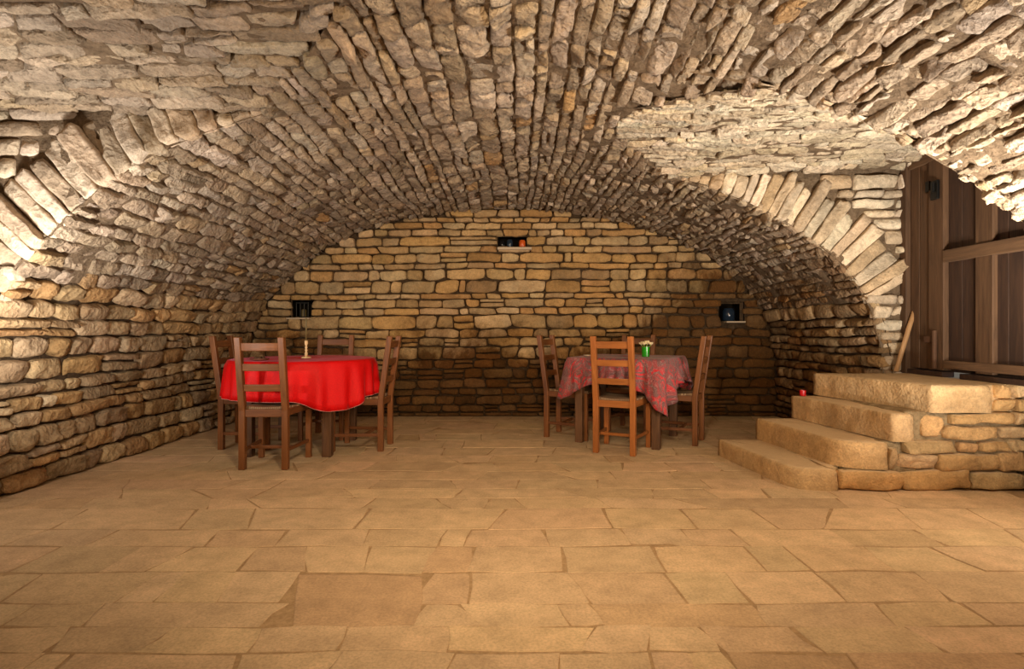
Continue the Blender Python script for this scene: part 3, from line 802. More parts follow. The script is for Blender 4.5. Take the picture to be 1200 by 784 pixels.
# ------------------------------------------------------------------ floor of coursed slabs
fl = structure('floor', np.array([(-3.9, FRONT_Y - .1, -0.0022), (3.4, FRONT_Y - .1, -0.0022), (3.4, BACK_Y + .1, -0.0022), (-3.9, BACK_Y + .1, -0.0022)]), np.array([[0, 1, 2, 3]]), M['floor_joint'])
tag(fl, 'dusty tan limestone slab floor')
def fy(py): return F_PX / (py - VY)
def fx(px, py): return (px - VX) / (py - VY)
FLOOR_ROWS = [  # nearer edge, farther edge, joints as (x, y) pixels
 (fy(830), fy(765), [(40, 775), (80, 775), (293, 770), (395, 775), (527, 770), (650, 770), (765, 775), (815, 775), (862, 775), (990, 775)]),
 (fy(765), fy(734), [(68, 750), (181, 750), (300, 750), (400, 750), (527, 750), (690, 750), (764, 750), (838, 750), (945, 750), (1085, 750)]),
 (fy(734), fy(707), [(110, 720), (320, 720), (336, 720), (495, 720), (549, 720), (660, 720), (697, 720), (893, 720), (1035, 720)]),
 (fy(707), fy(670), [(20, 690), (160, 690), (195, 690), (262, 690), (340, 690), (497, 690), (552, 690), (678, 690), (795, 690), (866, 690), (975, 690), (1100, 690)]),
 (fy(670), fy(640), [(40, 655), (145, 655), (200, 655), (290, 655), (358, 655), (430, 655), (504, 655), (553, 655), (660, 655), (775, 655), (885, 655), (935, 655), (1030, 655), (1120, 655)]),
 (fy(640), fy(620), [(120, 630), (250, 630), (330, 630), (430, 630), (518, 630), (548, 630), (640, 630), (735, 630), (808, 630), (868, 630), (985, 630), (1090, 630)]),
]
def floor_slabs():
    rr = np.random.RandomState(61); quads = []
    xl, xr = -3.75, 3.0
    for (y0, y1, js) in FLOOR_ROWS:
        xs = sorted(fx(*j) for j in js)
        cl = [xl]
        while xs[0] - cl[-1] > 0.7: cl.append(cl[-1] + rr.uniform(0.3, 0.6))
        cl += xs
        while xr - cl[-1] > 0.7: cl.append(cl[-1] + rr.uniform(0.3, 0.6))
        cl.append(xr)
        sk = [rr.normal(0, 0.018) for _ in cl]
        for i in range(len(cl) - 1):
            quads.append([(cl[i] - sk[i], y0), (cl[i + 1] - sk[i + 1], y0), (cl[i + 1] + sk[i + 1], y1), (cl[i] + sk[i], y1)])
    y = fy(620)
    while y < BACK_Y + 0.02:
        d = rr.uniform(0.18, 0.36)
        if y + d > BACK_Y - 0.1: d = BACK_Y + 0.03 - y
        quads += row_quads(y, y + d, [(-3.05 if y > 3.2 else xl, xr)], 0.24, 0.72, rr, 0.05)
        y += d
    y = fy(830)
    while y > -1.0:
        d = rr.uniform(0.2, 0.4); quads += row_quads(y - d, y, [(xl, xr)], 0.3, 0.7, rr, 0.03); y -= d
    # one big dark slab bridging two rows
    big = [(fx(336, 738), fy(738)), (fx(493, 738), fy(738)), (fx(499, 672), fy(672)), (fx(350, 672), fy(672))]
    cx, cy = np.mean(big, 0)
    quads = [np.array(q_) for q_ in quads if not (abs(np.mean(np.array(q_), 0)[0] - cx) < 0.26 and abs(np.mean(np.array(q_), 0)[1] - cy) < 0.20)]
    quads.append(np.array(big))
    fm = lambda a, b, h: np.stack([a, b + 0 * a, h], -1)
    def fw(a, b): return a + 0.012 * vnoise(v3(a * 3, b * 3, 4)), b + 0.014 * vnoise(v3(a * 2.2, b * 2.2, 7))
    def ft(tone, c, r_):
        t = np.array([0.62, 0.435, 0.255]) * (1 + 0.06 * r_.randn(len(tone), 1)) * (1 + 0.012 * r_.randn(len(tone), 3))
        dk = r_.rand(len(tone), 1) < 0.07
        t = np.where(dk, t * np.array([0.86, 0.82, 0.80]), t)
        t[-1] = (0.53, 0.345, 0.195)
        return t
    return lay_stones(fl, quads, fm, HONEY, M['slab'], name='floor_slab', depth=0.010, relief=0.0010, bulge=0.0003, rough=0.0005, edge=0.014, proud=0.0005, tilt=0.0003,
                      warp=fw, seed=62, joint=0.0022, corner=0.03, tonefn=ft, coarse=3, grid='flat')
print('floor', floor_slabs())

# ------------------------------------------------------------------ stone steps and landing
def rough_prism(name, outline, z0, z1, mat, parent, amp=0.008, bev=0.014, tone=(0.52, 0.37, 0.20), seed=0, zn=6, top_amp=0.003):
    pts = np.array(outline, float); P = []
    for i in range(len(pts)):
        a, b_ = pts[i], pts[(i + 1) % len(pts)]
        k = max(1, int(np.linalg.norm(b_ - a) / 0.03))
        for j in range(k): P.append(a + (b_ - a) * j / k)
    P = np.array(P); n = len(P)
    nx = np.roll(P, -1, 0) - np.roll(P, 1, 0); nx /= np.linalg.norm(nx, axis=1)[:, None]; N = np.stack([nx[:, 1], -nx[:, 0]], 1)
    rings = []
    for z in list(np.linspace(z0, z1 - bev, zn)):
        d = amp * fbm(v3(P[:, 0] * 9, P[:, 1] * 9, z * 9 + seed), 3)
        rings.append(np.column_stack([P + N * d[:, None], np.full(n, z)]))
    base = rings[-1][:, :2]
    for ins, dz in ((0.35 * bev, 0.65 * bev), (1.0 * bev, 1.0 * bev)):
        jit = 0.35 * bev * vnoise(v3(P[:, 0] * 20, P[:, 1] * 20, seed))
        rings.append(np.column_stack([base - N * (ins + np.abs(jit))[:, None], np.full(n, z1 - bev + dz)]))
    c = P.mean(0); top = rings[-1]
    for s in (0.85, 0.6, 0.3, 0.02):
        xy = c + (top[:, :2] - c) * s
        rings.append(np.column_stack([xy, z1 + top_amp * fbm(v3(xy[:, 0] * 6, xy[:, 1] * 6, seed + 3), 2)]))
    V = np.concatenate(rings); Q = []
    for j in range(len(rings) - 1):
        i = np.arange(n); k = (i + 1) % n
        Q.append(np.stack([j * n + i, j * n + k, (j + 1) * n + k, (j + 1) * n + i], 1))
    ctr = V.mean(0)
    me = np_mesh(name, V - ctr, np.concatenate(Q), mat, np.repeat(np.array(tone)[None], len(V), 0))
    o = bpy.data.objects.new(name, me); o.location = ctr
    return link(o, parent)

def rounded(p_far, p_near, x_right, y_near, r_, x_back):
    """plan of a step: far front corner, near front corner (rounded), near right end, back"""
    (x0, y0), (x1, y1) = p_far, p_near
    pts = [(x0, y0)]
    dx, dy = x1 - x0, y1 - y0; L = math.hypot(dx, dy); dx /= L; dy /= L
    a = np.array((x1 - dx * r_, y1 - dy * r_)); c = np.array((x1, y1)); e = np.array((x1 + r_, y_near))
    for t in np.linspace(0, 1, 9): pts.append(tuple((1 - t) ** 2 * a + 2 * t * (1 - t) * c + t * t * e))
    pts += [(x_right, y_near), (x_right, y_near + 0.10), (x_back, y_near + 0.12), (x_back, y0)]
    return pts

stairs = thing('stone_steps', (2.4, 4.05, 0), 0, 'four worn honey-coloured stone steps with a landing below the wooden door', 'steps')
def to_stairs(o):
    o.location = Vector(o.location) - Vector((2.4, 4.05, 0)); return o
YN = 3.555
to_stairs(rough_prism('step', rounded((1.60, 4.56), (1.735, YN), 1.99, YN, 0.20, 2.25), 0.0, 0.13, M['step'], stairs, 0.008, 0.02, (0.55, 0.365, 0.185), 1))
to_stairs(rough_prism('step', rounded((1.905, 4.56), (2.035, YN), 2.30, YN, 0.20, 2.5), 0.13, 0.298, M['step'], stairs, 0.010, 0.02, (0.55, 0.35, 0.165), 2))
to_stairs(rough_prism('step', rounded((2.18, 4.56), (2.335, YN), 2.455, YN, 0.03, 2.75), 0.302, 0.475, M['step'], stairs, 0.007, 0.014, (0.56, 0.365, 0.185), 3))
to_stairs(rough_prism('landing', [(2.37, 4.575), (2.575, YN), (2.94, YN), (2.96, YN + 0.05), (3.15, YN + 0.06), (3.15, 4.575)], 0.482, 0.652, M['step'], stairs, 0.012, 0.016, (0.57, 0.375, 0.19), 4))
# mortared core behind the facing stones
to_stairs(rough_prism('mortar_core', [(2.43, 4.54), (2.43, YN + 0.045), (3.15, YN + 0.045), (3.15, 4.54)], 0.0, 0.485, M['mortar_step'], stairs, 0.010, 0.01, (0.3, 0.2, 0.1), 6, 10))
to_stairs(rough_prism('mortar_core', [(2.05, 4.53), (2.05, YN + 0.04), (2.50, YN + 0.04), (2.50, 4.53)], 0.0, 0.125, M['mortar_step'], stairs, 0.006, 0.01, (0.3, 0.2, 0.1), 6, 8))
to_stairs(rough_prism('mortar_core', [(2.285, 4.53), (2.285, YN + 0.035), (2.50, YN + 0.035), (2.50, 4.53)], 0.10, 0.298, M['mortar_step'], stairs, 0.006, 0.01, (0.3, 0.2, 0.1), 6, 8))
sx = lambda c: (820 + c / 3.158 - VX) / 189.3
sz = lambda c: CAM_H - (420 + c / 3.158 - VY) / 189.3
FACE = [(515, 752, 415, 492), (752, 1000, 412, 492), (1004, 1213, 424, 492), (700, 735, 330, 412),
        (735, 877, 355, 412), (880, 1108, 353, 416), (1110, 1213, 352, 420), (755, 955, 305, 352), (958, 1040, 310, 352), (1042, 1150, 302, 350), (1152, 1213, 302, 350),
        (905, 1112, 250, 303), (1118, 1213, 252, 300), (925, 1166, 200, 248), (1170, 1213, 200, 250), (838, 905, 207, 300),
        (1104, 1160, 100, 150), (1162, 1213, 98, 146), (1104, 1180, 152, 198), (1182, 1213, 148, 198)]
fq = [np.array([(sx(a), sz(d)), (sx(b_), sz(d)), (sx(b_), sz(c)), (sx(a), sz(c))]) for (a, b_, c, d) in FACE]
for q_ in fq: q_[:, 1] = np.maximum(q_[:, 1], 0.0); q_[:] += rng.normal(0, 0.005, q_.shape) * (q_[:, 1:] > 0.01)
lay_stones(stairs, fq, lambda a, b, h: np.stack([a - 2.4, YN + 0.005 - h - 4.05, np.maximum(b, 0.001)], -1), [(0.54, 0.355, 0.17), (0.57, 0.39, 0.20), (0.52, 0.315, 0.135)], M['step'],
           depth=0.06, relief=0.014, bulge=0.010, rough=0.016, edge=0.012, proud=0.008, tilt=0.008, seed=72, joint=0.005, corner=0.16, grid='rough', chip=0.012)
for o in list(stairs.children):
    if o.name.startswith('small_stones'): o.name = 'stone'

# wall under the door beside the landing
lowpts = [(3.17, RA['c'] - RA['w'] - .05, 0), (3.17, 4.7, 0), (3.17, 4.7, 0.645), (3.17, RA['c'] - RA['w'] - .05, 0.645)]
plane_wall('wall_threshold', lowpts, M['mortar_step'], 'low wall under the wooden door beside the steps')

coursed(bpy.data.objects['wall_threshold'], 3.145, -1, RA['c'] - RA['w'], YN - 0.02, 0.64, HONEY, M['step'], 93)

# ------------------------------------------------------------------ plank door
XD = 3.12
def zl(py, px):                 # height on the door plane at a pixel
    s = (px - VX) / XD; return CAM_H + (VY - py) / s
door = bpy.data.objects.new('door_1', None); door.location = (XD, 3.77, 0.652); link(door); door['kind'] = 'structure'
tag(door, 'dark oak plank door with a cross of pale rails above the stone landing')
def dpart(name, y0, y1, z0, z1, x0, x1, mat, bev=0.005):
    m_ = MB().box(x0 - XD, x1 - XD, y0 - 3.77, y1 - 3.77, z0 - 0.652, z1 - 0.652)
    return m_.build(name, mat, door, bev)
ZB, ZT = 0.70, 2.36
dpart('backing_board', 2.90, 4.60, ZB - 0.01, ZT, XD + 0.055, XD + 0.075, M['door_panel'], 0)
dpart('frame_post', 4.555, 4.63, 0.652, ZT, XD - 0.03, XD + 0.09, M['door'])
dpart('frame_post', 2.90, 2.975, 0.652, ZT, XD - 0.03, XD + 0.09, M['door'])
for (a, b_) in ((4.452, 4.552), (4.335, 4.448)): dpart('plank', a, b_, ZB, ZT, XD + 0.005, XD + 0.05, M['door'])
for (a, b_) in ((3.09, 3.20), (2.98, 3.086)): dpart('plank', a, b_, ZB, ZT, XD + 0.005, XD + 0.05, M['door'])
dpart('stile', 4.18, 4.331, ZB, ZT, XD - 0.012, XD + 0.05, M['door'])
dpart('stile', 3.205, 3.36, ZB, ZT, XD - 0.012, XD + 0.05, M['door'])
pe = [4.178, 4.045, 3.91, 3.77, 3.665, 3.555, 3.455, 3.362]
for i in range(len(pe) - 1): dpart('panel_plank', pe[i + 1] + 0.004, pe[i], ZB + 0.03, ZT - 0.02, XD + 0.025, XD + 0.052, M['door_panel'], 0.004)
dpart('mullion', 3.752, 3.895, ZB, ZT, XD - 0.008, XD + 0.03, M['door'])
dpart('rail', 3.36, 4.18, 1.487, 1.575, XD - 0.02, XD + 0.03, M['door_rail'])
dpart('rail', 3.36, 4.18, 0.715, 0.775, XD - 0.015, XD + 0.03, M['door_rail'])
dpart('top_rail', 2.98, 4.55, 2.26, 2.36, XD - 0.016, XD + 0.03, M['door_rail'])
dpart('threshold', 2.95, 4.02, 0.652, 0.690, XD - 0.02, XD + 0.07, M['door_panel'])
dpart('threshold', 4.18, 4.56, 0.652, 0.690, XD - 0.02, XD + 0.07, M['door_panel'])
# lock, hinge and bolt
lk = dpart('latch', 4.21, 4.285, 1.96, 2.10, XD - 0.035, XD - 0.012, M['iron'], 0.006)
m_ = MB().tube([(-0.05, 0.46, 1.36), (-0.05, 0.46, 1.43)], 0.012).build('latch_bolt', M['iron'], lk)
dpart('lock_plate', 4.30, 4.37, 2.04, 2.12, XD - 0.012, XD + 0.005, M['iron'], 0.004)
hg = dpart('hinge', 4.25, 4.36, 0.90, 0.95, XD - 0.03, XD - 0.005, M['rust'], 0.006)
MB().tube([(-0.03, 0.475, 0.06), (-0.03, 0.475, 0.34)], 0.016).build('hinge_pin', M['rust'], hg)

# ground outside the door, seen only as a lit line under it
og = plane_wall('floor_outside', [(3.13, 2.5, 0.648), (5.5, 2.5, 0.648), (5.5, 5.5, 0.648), (3.13, 5.5, 0.648)], M['floor_joint'], 'paving outside the door')

# ------------------------------------------------------------------ chairs
def make_chair(name, loc, rz, label, amber=False, cushion=False):
    t = thing(name, loc, rz, label, 'chair', 'ladder-back chairs around the two tables')
    w, wx, wy = (M['chair_o'], M['chair_ox'], M['chair_oy']) if amber else (M['chair'], M['chair_x'], M['chair_y'])
    rw, fw_, d0, d1 = 0.152, 0.183, -0.20, 0.19      # half widths rear / front, y of rear / front legs
    for s in (-1, 1):
        m = MB()
        # rear post: upright below the seat, raked above
        h = 0.0225
        segs = [(0, d0), (0.42, d0), (0.945, d0 - 0.075)]
        vs_ = []; fs = []
        for (z, y) in segs:
            vs_ += [(s * rw - h, y - h, z), (s * rw + h, y - h, z), (s * rw + h, y + h, z), (s * rw - h, y + h, z)]
        for j in range(2):
            for i in range(4): fs.append((j * 4 + i, j * 4 + (i + 1) % 4, j * 4 + 4 + (i + 1) % 4, j * 4 + 4 + i))
        fs += [(3, 2, 1, 0), (8, 9, 10, 11)]
        m.add(vs_, fs).build('rear_post', w, t, 0.005)
        MB().box(s * fw_ - 0.02, s * fw_ + 0.02, d1 - 0.02, d1 + 0.02, 0, 0.43).build('front_leg', w, t, 0.005)
        MB().bar((s * rw, d0, 0.135), (s * fw_, d1, 0.135), 0.018, 0.026).build('side_stretcher', wy, t, 0.003)
        MB().bar((s * rw, d0, 0.405), (s * fw_, d1, 0.405), 0.026, 0.05).build('seat_rail', wy, t, 0.004)
    ym = (d0 + d1) / 2 - 0.06; xm = rw + (fw_ - rw) * 0.35
    MB().bar((-xm, ym, 0.135), (xm, ym, 0.135), 0.018, 0.024).build('cross_stretcher', wx, t, 0.003)
    MB().box(-rw, rw, d0 - 0.012, d0 + 0.014, 0.375, 0.430).build('seat_rail', wx, t, 0.004)
    MB().box(-fw_, fw_, d1 - 0.014, d1 + 0.014, 0.375, 0.430).build('seat_rail', wx, t, 0.004)
    def yb(z): return d0 - 0.075 * (z - 0.42) / 0.525
    for (z0, z1) in ((0.848, 0.905), (0.706, 0.757), (0.560, 0.610)):
        m = MB(); nseg = 6; vs_ = []; fs = []
        for i in range(nseg + 1):
            x = -rw + 2 * rw * i / nseg; bow = -0.012 * (1 - (x / rw) ** 2)
            for (z, o_) in ((z0, -0.009), (z0, 0.009), (z1, 0.009), (z1, -0.009)): vs_.append((x, yb(z) + bow + o_, z))
        for i in range(nseg):
            for j in range(4): fs.append((i * 4 + j, i * 4 + (j + 1) % 4, i * 4 + 4 + (j + 1) % 4, i * 4 + 4 + j))
        m.add(vs_, fs).build('slat', wx, t, 0.004)
    # woven seat, slightly dished
    n = 9; vs_ = []; fs = []
    for zz in (0, 1):
        for j in range(n):
            v = j / (n - 1); y = d0 + 0.02 + (d1 - d0 + 0.0) * v
            hw = rw + (fw_ - rw) * v + (0.006 if j > 1 else -0.01)
            for i in range(n):
                u = -1 + 2 * i / (n - 1)
                dish = 0.012 * (u * u + (2 * v - 1) ** 2) - 0.006
                vs_.append((u * hw, y, 0.418 if zz == 0 else 0.436 + dish * 0.8))
    for j in range(n - 1):
        for i in range(n - 1):
            a = j * n + i
            fs.append((a, a + n, a + n + 1, a + 1)); b_ = a + n * n; fs.append((b_, b_ + 1, b_ + n + 1, b_ + n))
    for i in range(n - 1):
        fs += [(i, i + 1, n * n + i + 1, n * n + i), (n * (n - 1) + i + 1, n * (n - 1) + i, n * n + n * (n - 1) + i, n * n + n * (n - 1) + i + 1)]
        fs += [((i + 1) * n, i * n, n * n + i * n, n * n + (i + 1) * n), (i * n + n - 1, (i + 1) * n + n - 1, n * n + (i + 1) * n + n - 1, n * n + i * n + n - 1)]
    MB().add(vs_, fs).build('woven_seat', M['rush'], t, 0, True)
    return t

R = math.radians
def rear(xm, ym, ang):          # chair origin from the middle of its rear legs and its heading (0 = facing +Y)
    return (xm - math.sin(ang) * 0.20 * -1 * -1 if False else xm + -math.sin(ang) * 0.20, ym + math.cos(ang) * 0.20, 0)
a = R(1);    make_chair('dining_chair', rear(-1.80, 4.10, a), a, 'brown ladder-back chair with its back turned to the open floor, at the red table')
a = R(-89);  make_chair('dining_chair', rear(-2.455, 4.93, a), a, 'brown ladder-back chair between the red table and the side wall')
a = R(88);   make_chair('dining_chair', rear(-1.105, 4.86, a), a, 'brown ladder-back chair at the red table on the side facing the paisley table')
a = R(181);  make_chair('dining_chair', rear(-1.765, 5.56, a), a, 'brown ladder-back chair at the red table, behind the candlestick near the end wall')
A0 = R(-26)
a = A0;            make_chair('dining_chair', rear(0.785, 4.60, a), a, 'amber ladder-back chair with its back turned to the open floor, at the paisley table', True)
a = A0 + R(-90);   make_chair('dining_chair', rear(0.35, 5.48, a + R(0)), a, 'brown ladder-back chair at the paisley table on the side facing the red table')
a = A0 + R(88);    make_chair('dining_chair', rear(1.605, 5.06, a), a, 'red-brown ladder-back chair at the paisley table on the side of the stone steps')
a = A0 + R(180);   make_chair('dining_chair', rear(1.245, 5.92, a), a, 'brown ladder-back chair at the paisley table, behind the green vase near the end wall')

# ------------------------------------------------------------------ tables
def table_round(loc):
    t = thing('dining_table', loc, 0, 'round dark wooden table under the red cloth', 'table')
    MB().lathe([(0.555, 0.715), (0.575, 0.720), (0.575, 0.742), (0.565, 0.748)], 48).build('table_top', M['table'], t)
    for x in (-0.31, 0.31):
        for y in (-0.335, 0.335): MB().box(x - 0.036, x + 0.036, y - 0.036, y + 0.036, 0, 0.715).build('leg', M['table'], t, 0.006)
    for y in (-0.335, 0.335): MB().box(-0.28, 0.28, y - 0.012, y + 0.012, 0.62, 0.715).build('apron', M['table'], t, 0.003)
    for x in (-0.31, 0.31): MB().box(x - 0.012, x + 0.012, -0.30, 0.30, 0.62, 0.715).build('apron', M['table'], t, 0.003)
    return t
RT = (-1.795, 4.86, 0)
table_round(RT)

def cloth_obj(name, V, Q, mat, label, uv=None):
    me = np_mesh(name, V, Q, mat)
    if uv is not None:
        l = me.uv_layers.new(name='cloth'); idx = np.empty(len(me.loops), np.int32); me.loops.foreach_get('vertex_index', idx)
        l.data.foreach_set('uv', np.asarray(uv, np.float32)[idx].ravel())
    o = bpy.data.objects.new(name, me); link(o)
    md = o.modifiers.new('thickness', 'SOLIDIFY'); md.thickness = 0.003; md.offset = 1.0
    return o

def round_cloth():
    n = 240; th = np.linspace(0, 2 * math.pi, n, endpoint=False)
    R0 = 0.575; rings = []
    for f in (0.02, 0.3, 0.6, 0.85, 0.96): rings.append(np.stack([f * R0 * np.cos(th), f * R0 * np.sin(th), np.full(n, 0.753)], 1))
    dth = (th - R(-46) + math.pi) % (2 * math.pi) - math.pi
    drop = 0.285 + 0.085 * np.exp(-(dth / R(22)) ** 4)
    fold = 0.9 * np.sin(22 * th + 1.1 * np.sin(3 * th)) + 0.45 * np.sin(13 * th + 1.3) + 0.25 * np.sin(37 * th + 2.0)
    for s in (0.0, 0.04, 0.12, 0.25, 0.4, 0.55, 0.7, 0.85, 1.0):
        rad = R0 + 0.006 + 0.016 * min(1, s * 8) + 0.014 * s + (0.025 * s ** 0.8) * fold
        z = 0.751 - 0.006 * min(1, s * 20) - drop * s + 0.004 * fold * s
        rings.append(np.stack([rad * np.cos(th), rad * np.sin(th), z], 1))
    V = np.concatenate(rings); Q = []
    i = np.arange(n); k = (i + 1) % n
    for j in range(len(rings) - 1): Q.append(np.stack([j * n + i, j * n + k, (j + 1) * n + k, (j + 1) * n + i], 1)[:, ::-1])
    o = cloth_obj('tablecloth', V, np.concatenate(Q), M['red'], '')
    o.location = RT
    tag(o, 'bright red round tablecloth hanging in folds over the round table', 'tablecloth')
    b = rings[-1]
    MB().tube([tuple(p) for p in b] + [tuple(b[0])], 0.0032, 6).build('hem', M['hem'], o, 0, True)
    return o
round_cloth()

ST = (1.02, 5.25, 0); SA = R(-27)
def table_square(loc, rz):
    t = thing('dining_table', loc, rz, 'square dark wooden table under the paisley cloth', 'table')
    MB().box(-0.415, 0.415, -0.415, 0.415, 0.715, 0.745).build('table_top', M['table'], t, 0.005)
    for x in (-0.34, 0.34):
        for y in (-0.34, 0.34): MB().box(x - 0.034, x + 0.034, y - 0.034, y + 0.034, 0, 0.715).build('leg', M['table'], t, 0.006)
    for y in (-0.34, 0.34): MB().box(-0.31, 0.31, y - 0.012, y + 0.012, 0.62, 0.715).build('apron', M['table'], t, 0.003)
    for x in (-0.34, 0.34): MB().box(x - 0.012, x + 0.012, -0.31, 0.31, 0.62, 0.715).build('apron', M['table'], t, 0.003)
table_square(ST, SA)

def square_cloth():
    hw = 0.432; n = 320
    p = np.linspace(0, 4, n, endpoint=False); side = p.astype(int); f = (p - side) * 2 - 1      # along each side -1..1
    rc = 0.05
    base = np.zeros((n, 2)); out = np.zeros((n, 2))
    for i in range(n):
        s = f[i]; k = [(1, 0, 0, -1), (0, 1, 1, 0), (-1, 0, 0, 1), (0, -1, -1, 0)][side[i]]
        q_ = np.array([k[0] * s * hw + k[2] * hw, k[1] * s * hw + k[3] * hw])
        c = np.clip(q_, -hw + rc, hw - rc); d = q_ - c; L = np.linalg.norm(d)
        base[i] = c + d / L * rc; out[i] = d / L
    cf = np.abs(f) ** 3.0                                               # 1 at corners, 0 mid side
    corner_drop = np.where(side == 0, np.where(f > 0, 0.46, 0.36), np.where(side == 1, np.where(f < 0, 0.46, 0.28), np.where(side == 2, 0.33, np.where(f > 0, 0.36, 0.33))))
    drop = 0.19 + (corner_drop - 0.19) * np.abs(f) ** 2.2
    ph = p * 2 * math.pi
    fold = 0.6 * np.sin(ph * 4.5 + 0.6) + 0.5 * np.sin(ph * 7 + 1.9 + np.sin(ph)) + 0.35 * np.sin(ph * 11 + 0.4)
    rings = []; uvs = []
    for s in (0.02, 0.35, 0.7, 0.92):
        rings.append(np.column_stack([base * s, np.full(n, 0.7505)])); uvs.append(base * s)
    for s in (0.0, 0.04, 0.12, 0.25, 0.4, 0.55, 0.7, 0.85, 1.0):
        o_ = 0.004 + 0.014 * min(1, s * 8) + 0.035 * s + 0.034 * s * fold + 0.05 * s * cf * np.sin(f * 9.0)
        z = 0.749 - 0.004 * min(1, s * 20) - drop * s
        rings.append(np.column_stack([base + out * o_[:, None], z])); uvs.append(base + out * (drop * s)[:, None])
    V = np.concatenate(rings); Q = []
    i = np.arange(n); k = (i + 1) % n
    for j in range(len(rings) - 1): Q.append(np.stack([j * n + i, j * n + k, (j + 1) * n + k, (j + 1) * n + i], 1)[:, ::-1])
    o = cloth_obj('tablecloth', V, np.concatenate(Q), M['paisley'], '', np.concatenate(uvs))
    o.location = ST; o.rotation_euler = (0, 0, SA)
    tag(o, 'red and mauve paisley tablecloth with long pointed corners on the square table', 'tablecloth')
square_cloth()

# ------------------------------------------------------------------ things on the tables
t = thing('candlestick', (-1.785, 4.88, 0.7565), 0, 'pale turned candlestick with a thin olive candle on the red table', 'candlestick')
MB().lathe([(0.040, 0), (0.042, 0.004), (0.036, 0.010), (0.014, 0.016)], 20).build('base', M['bone'], t, 0, True)
MB().lathe([(0.008, 0.014), (0.012, 0.022), (0.014, 0.040), (0.007, 0.056), (0.013, 0.066), (0.007, 0.078), (0.012, 0.090), (0.007, 0.102), (0.015, 0.122), (0.015, 0.142), (0.010, 0.150)], 16).build('stem', M['bone'], t, 0, True)
cd = MB().lathe([(0.0075, 0.150), (0.0072, 0.30), (0.006, 0.335), (0.002, 0.340)], 12).build('candle', M['wax'], t, 0, True)
MB().tube([(0, 0, 0.338), (0.001, 0, 0.348)], 0.0012, 6).build('wick', M['iron'], cd)
t = thing('serving_dish', (-2.01, 4.50, 0.7565), 0.2, 'low dark brown dish at the edge of the red table', 'dish')
MB().lathe([(0.045, 0), (0.060, 0.004), (0.075, 0.016), (0.070, 0.016), (0.055, 0.008), (0.01, 0.006)], 24).build('bowl', M['tray'], t, 0, True)
for k_ in range(4): MB().lathe([(0.004, 0.008), (0.016, 0.012), (0.018, 0.02), (0.012, 0.028), (0.003, 0.03)], 10, (0.025 * math.cos(k_ * 1.6), 0.025 * math.sin(k_ * 1.6), 0)).build('nut', M['rust'], t, 0, True)

t = thing('flower_vase', (1.165, 5.17, 0.754), 0, 'green glass vase of cream flowers on the paisley table', 'vase')
MB().lathe([(0.030, 0), (0.034, 0.003), (0.034, 0.088), (0.031, 0.088), (0.030, 0.010), (0.004, 0.008)], 20).build('glass', M['green'], t, 0, False)
fr = random.Random(4)
for k_ in range(9):
    an = k_ * 2.4; rr_ = 0.012 + 0.045 * math.sqrt(k_ / 9.0); hx, hy = rr_ * math.cos(an), rr_ * math.sin(an); hz = 0.124 - 0.030 * (rr_ / 0.06) ** 2 + fr.uniform(-.006, .006)
    st = MB().tube([(hx * 0.25, hy * 0.25, 0.012), (hx * 0.5, hy * 0.5, 0.08), (hx, hy, hz)], 0.0022, 6).build('stem', M['stem'], t)
    m_ = MB()
    for j in range(6):
        b_ = j * math.pi / 3 + an; ca, sa = math.cos(b_), math.sin(b_); o_ = Vector((hx, hy, hz)); L = 0.034
        out = Vector((ca, sa, 1.1)).normalized(); sd = Vector((-sa, ca, 0)); up = Vector((-ca * 0.5, -sa * 0.5, 0.8)) * 0.0025
        pts = [o_, o_ + out * L * .55 + sd * .017, o_ + out * L, o_ + out * L * .55 - sd * .017]
        m_.add([*pts, *[p_ + up for p_ in pts]], [(0, 3, 2, 1), (4, 5, 6, 7), (0, 1, 5, 4), (1, 2, 6, 5), (2, 3, 7, 6), (3, 0, 4, 7)])
    m_.build('blossom', M['cream'], t)
t = tag(MB().lathe([(0.020, 0), (0.030, 0.003), (0.036, 0.011), (0.033, 0.011), (0.022, 0.005), (0.003, 0.004)], 20, (0, 0, 0)).build('small_dish', M['dish'], None, 0, True),
        'tiny pale dish on the paisley table near its corner', 'dish')
t.location = (0.655, 5.30, 0.754)

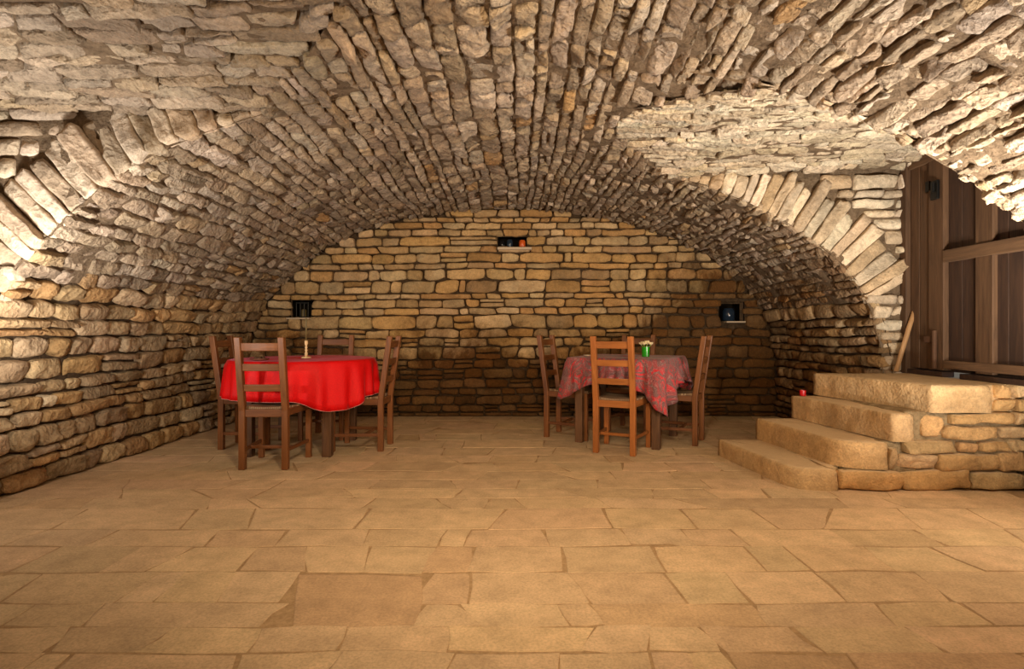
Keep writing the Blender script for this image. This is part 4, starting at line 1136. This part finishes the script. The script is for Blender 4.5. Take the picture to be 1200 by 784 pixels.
# ------------------------------------------------------------------ niches: shelf boards and jars
def board(a, b_, py, th, label, y0=BACK_Y - 0.045, y1=BACK_Y + 0.26):
    o = MB().box(-(bx(b_) - bx(a)) / 2, (bx(b_) - bx(a)) / 2, 0, y1 - y0, -th, 0).build('niche_shelf', M['shelf'], None, 0.003)
    o.location = ((bx(a) + bx(b_)) / 2, y0, bz(py)); return tag(o, label, 'shelf')
board(583, 623, 290, 0.03, 'pale shelf board in the niche high on the end wall')
board(337, 364, 372.3, 0.018, 'thin shelf in the niche above the red table')
board(850, 872, 376.4, 0.018, 'thin pale shelf in the niche above the steps side of the end wall')
def jar(px, py, rad, h, mat, label, dy=0.04, lid=None):
    t = thing('jar', (bx(px), BACK_Y + dy, bz(py)), 0, label, 'jar')
    MB().lathe([(rad * .9, 0.0005), (rad, 0.004), (rad, h * .8), (rad * .82, h * .92), (rad * .82, h), (rad * .74, h), (rad * .74, h * .9), (rad * .9, h * .78), (rad * .9, 0.012), (0.003, 0.010)], 20).build('body', mat, t, 0, True)
    if lid is not None: MB().lathe([(rad * .88, h), (rad * .88, h + 0.012), (rad * .80, h + 0.016)], 20).build('lid', lid, t)
    return t
jar(597.3, 290, 0.036, 0.095, M['blue'], 'blue-grey glass jar on the shelf in the high niche')
jar(612.0, 290, 0.038, 0.088, M['orange'], 'orange glass jar on the shelf in the high niche')
jar(588.5, 290, 0.034, 0.085, M['black'], 'black glass jar on the shelf in the high niche', 0.06)
jar(857.0, 376.4, 0.070, 0.150, M['blue'], 'dark blue glass jar in the niche above the steps side', 0.09)
t = thing('iron_lantern', (bx(352.5), BACK_Y + 0.10, bz(372.3)), 0, 'black iron lantern in the niche above the red table', 'lantern')
MB().box(-.075, .075, -.06, .06, 0.0005, .015).build('base', M['iron'], t, .003)
MB().box(-.075, .075, -.06, .06, .165, .18).build('cap', M['iron'], t, .003)
for x in (-.068, -.023, .023, .068):
    for y in (-.053, .053): MB().tube([(x, y, .012), (x, y, .168)], .006, 8).build('bar', M['iron'], t)
MB().lathe([(.03, .016), (.03, .09), (.02, .10)], 14).build('candle', M['wax'], t)

# candle glass on the far end of a step, stick leaning on the jamb
t = thing('candle_glass', (2.245, 4.50, 0.4785), 0, 'small red candle glass at the far end of the third step', 'candle glass')
MB().lathe([(.020, 0), (.022, .003), (.024, .045), (.021, .045), (.019, .008), (.002, .007)], 16).build('glass', M['redglass'], t)
MB().lathe([(.018, .009), (.018, .025)], 14).build('wax', M['wax'], t)
st = thing('wooden_stick', (2.975, 4.50, 0.672), 0, 'bare wooden broom handle leaning against the jamb beside the door', 'stick')
pts = [(0, 0, 0), (0.060, 0.012, 0.175), (0.125, 0.025, 0.36), (0.182, 0.036, 0.515)]
MB().tube(pts, [0.017, 0.018, 0.018, 0.016], 12).build('handle', M['stick'], st, 0, True)
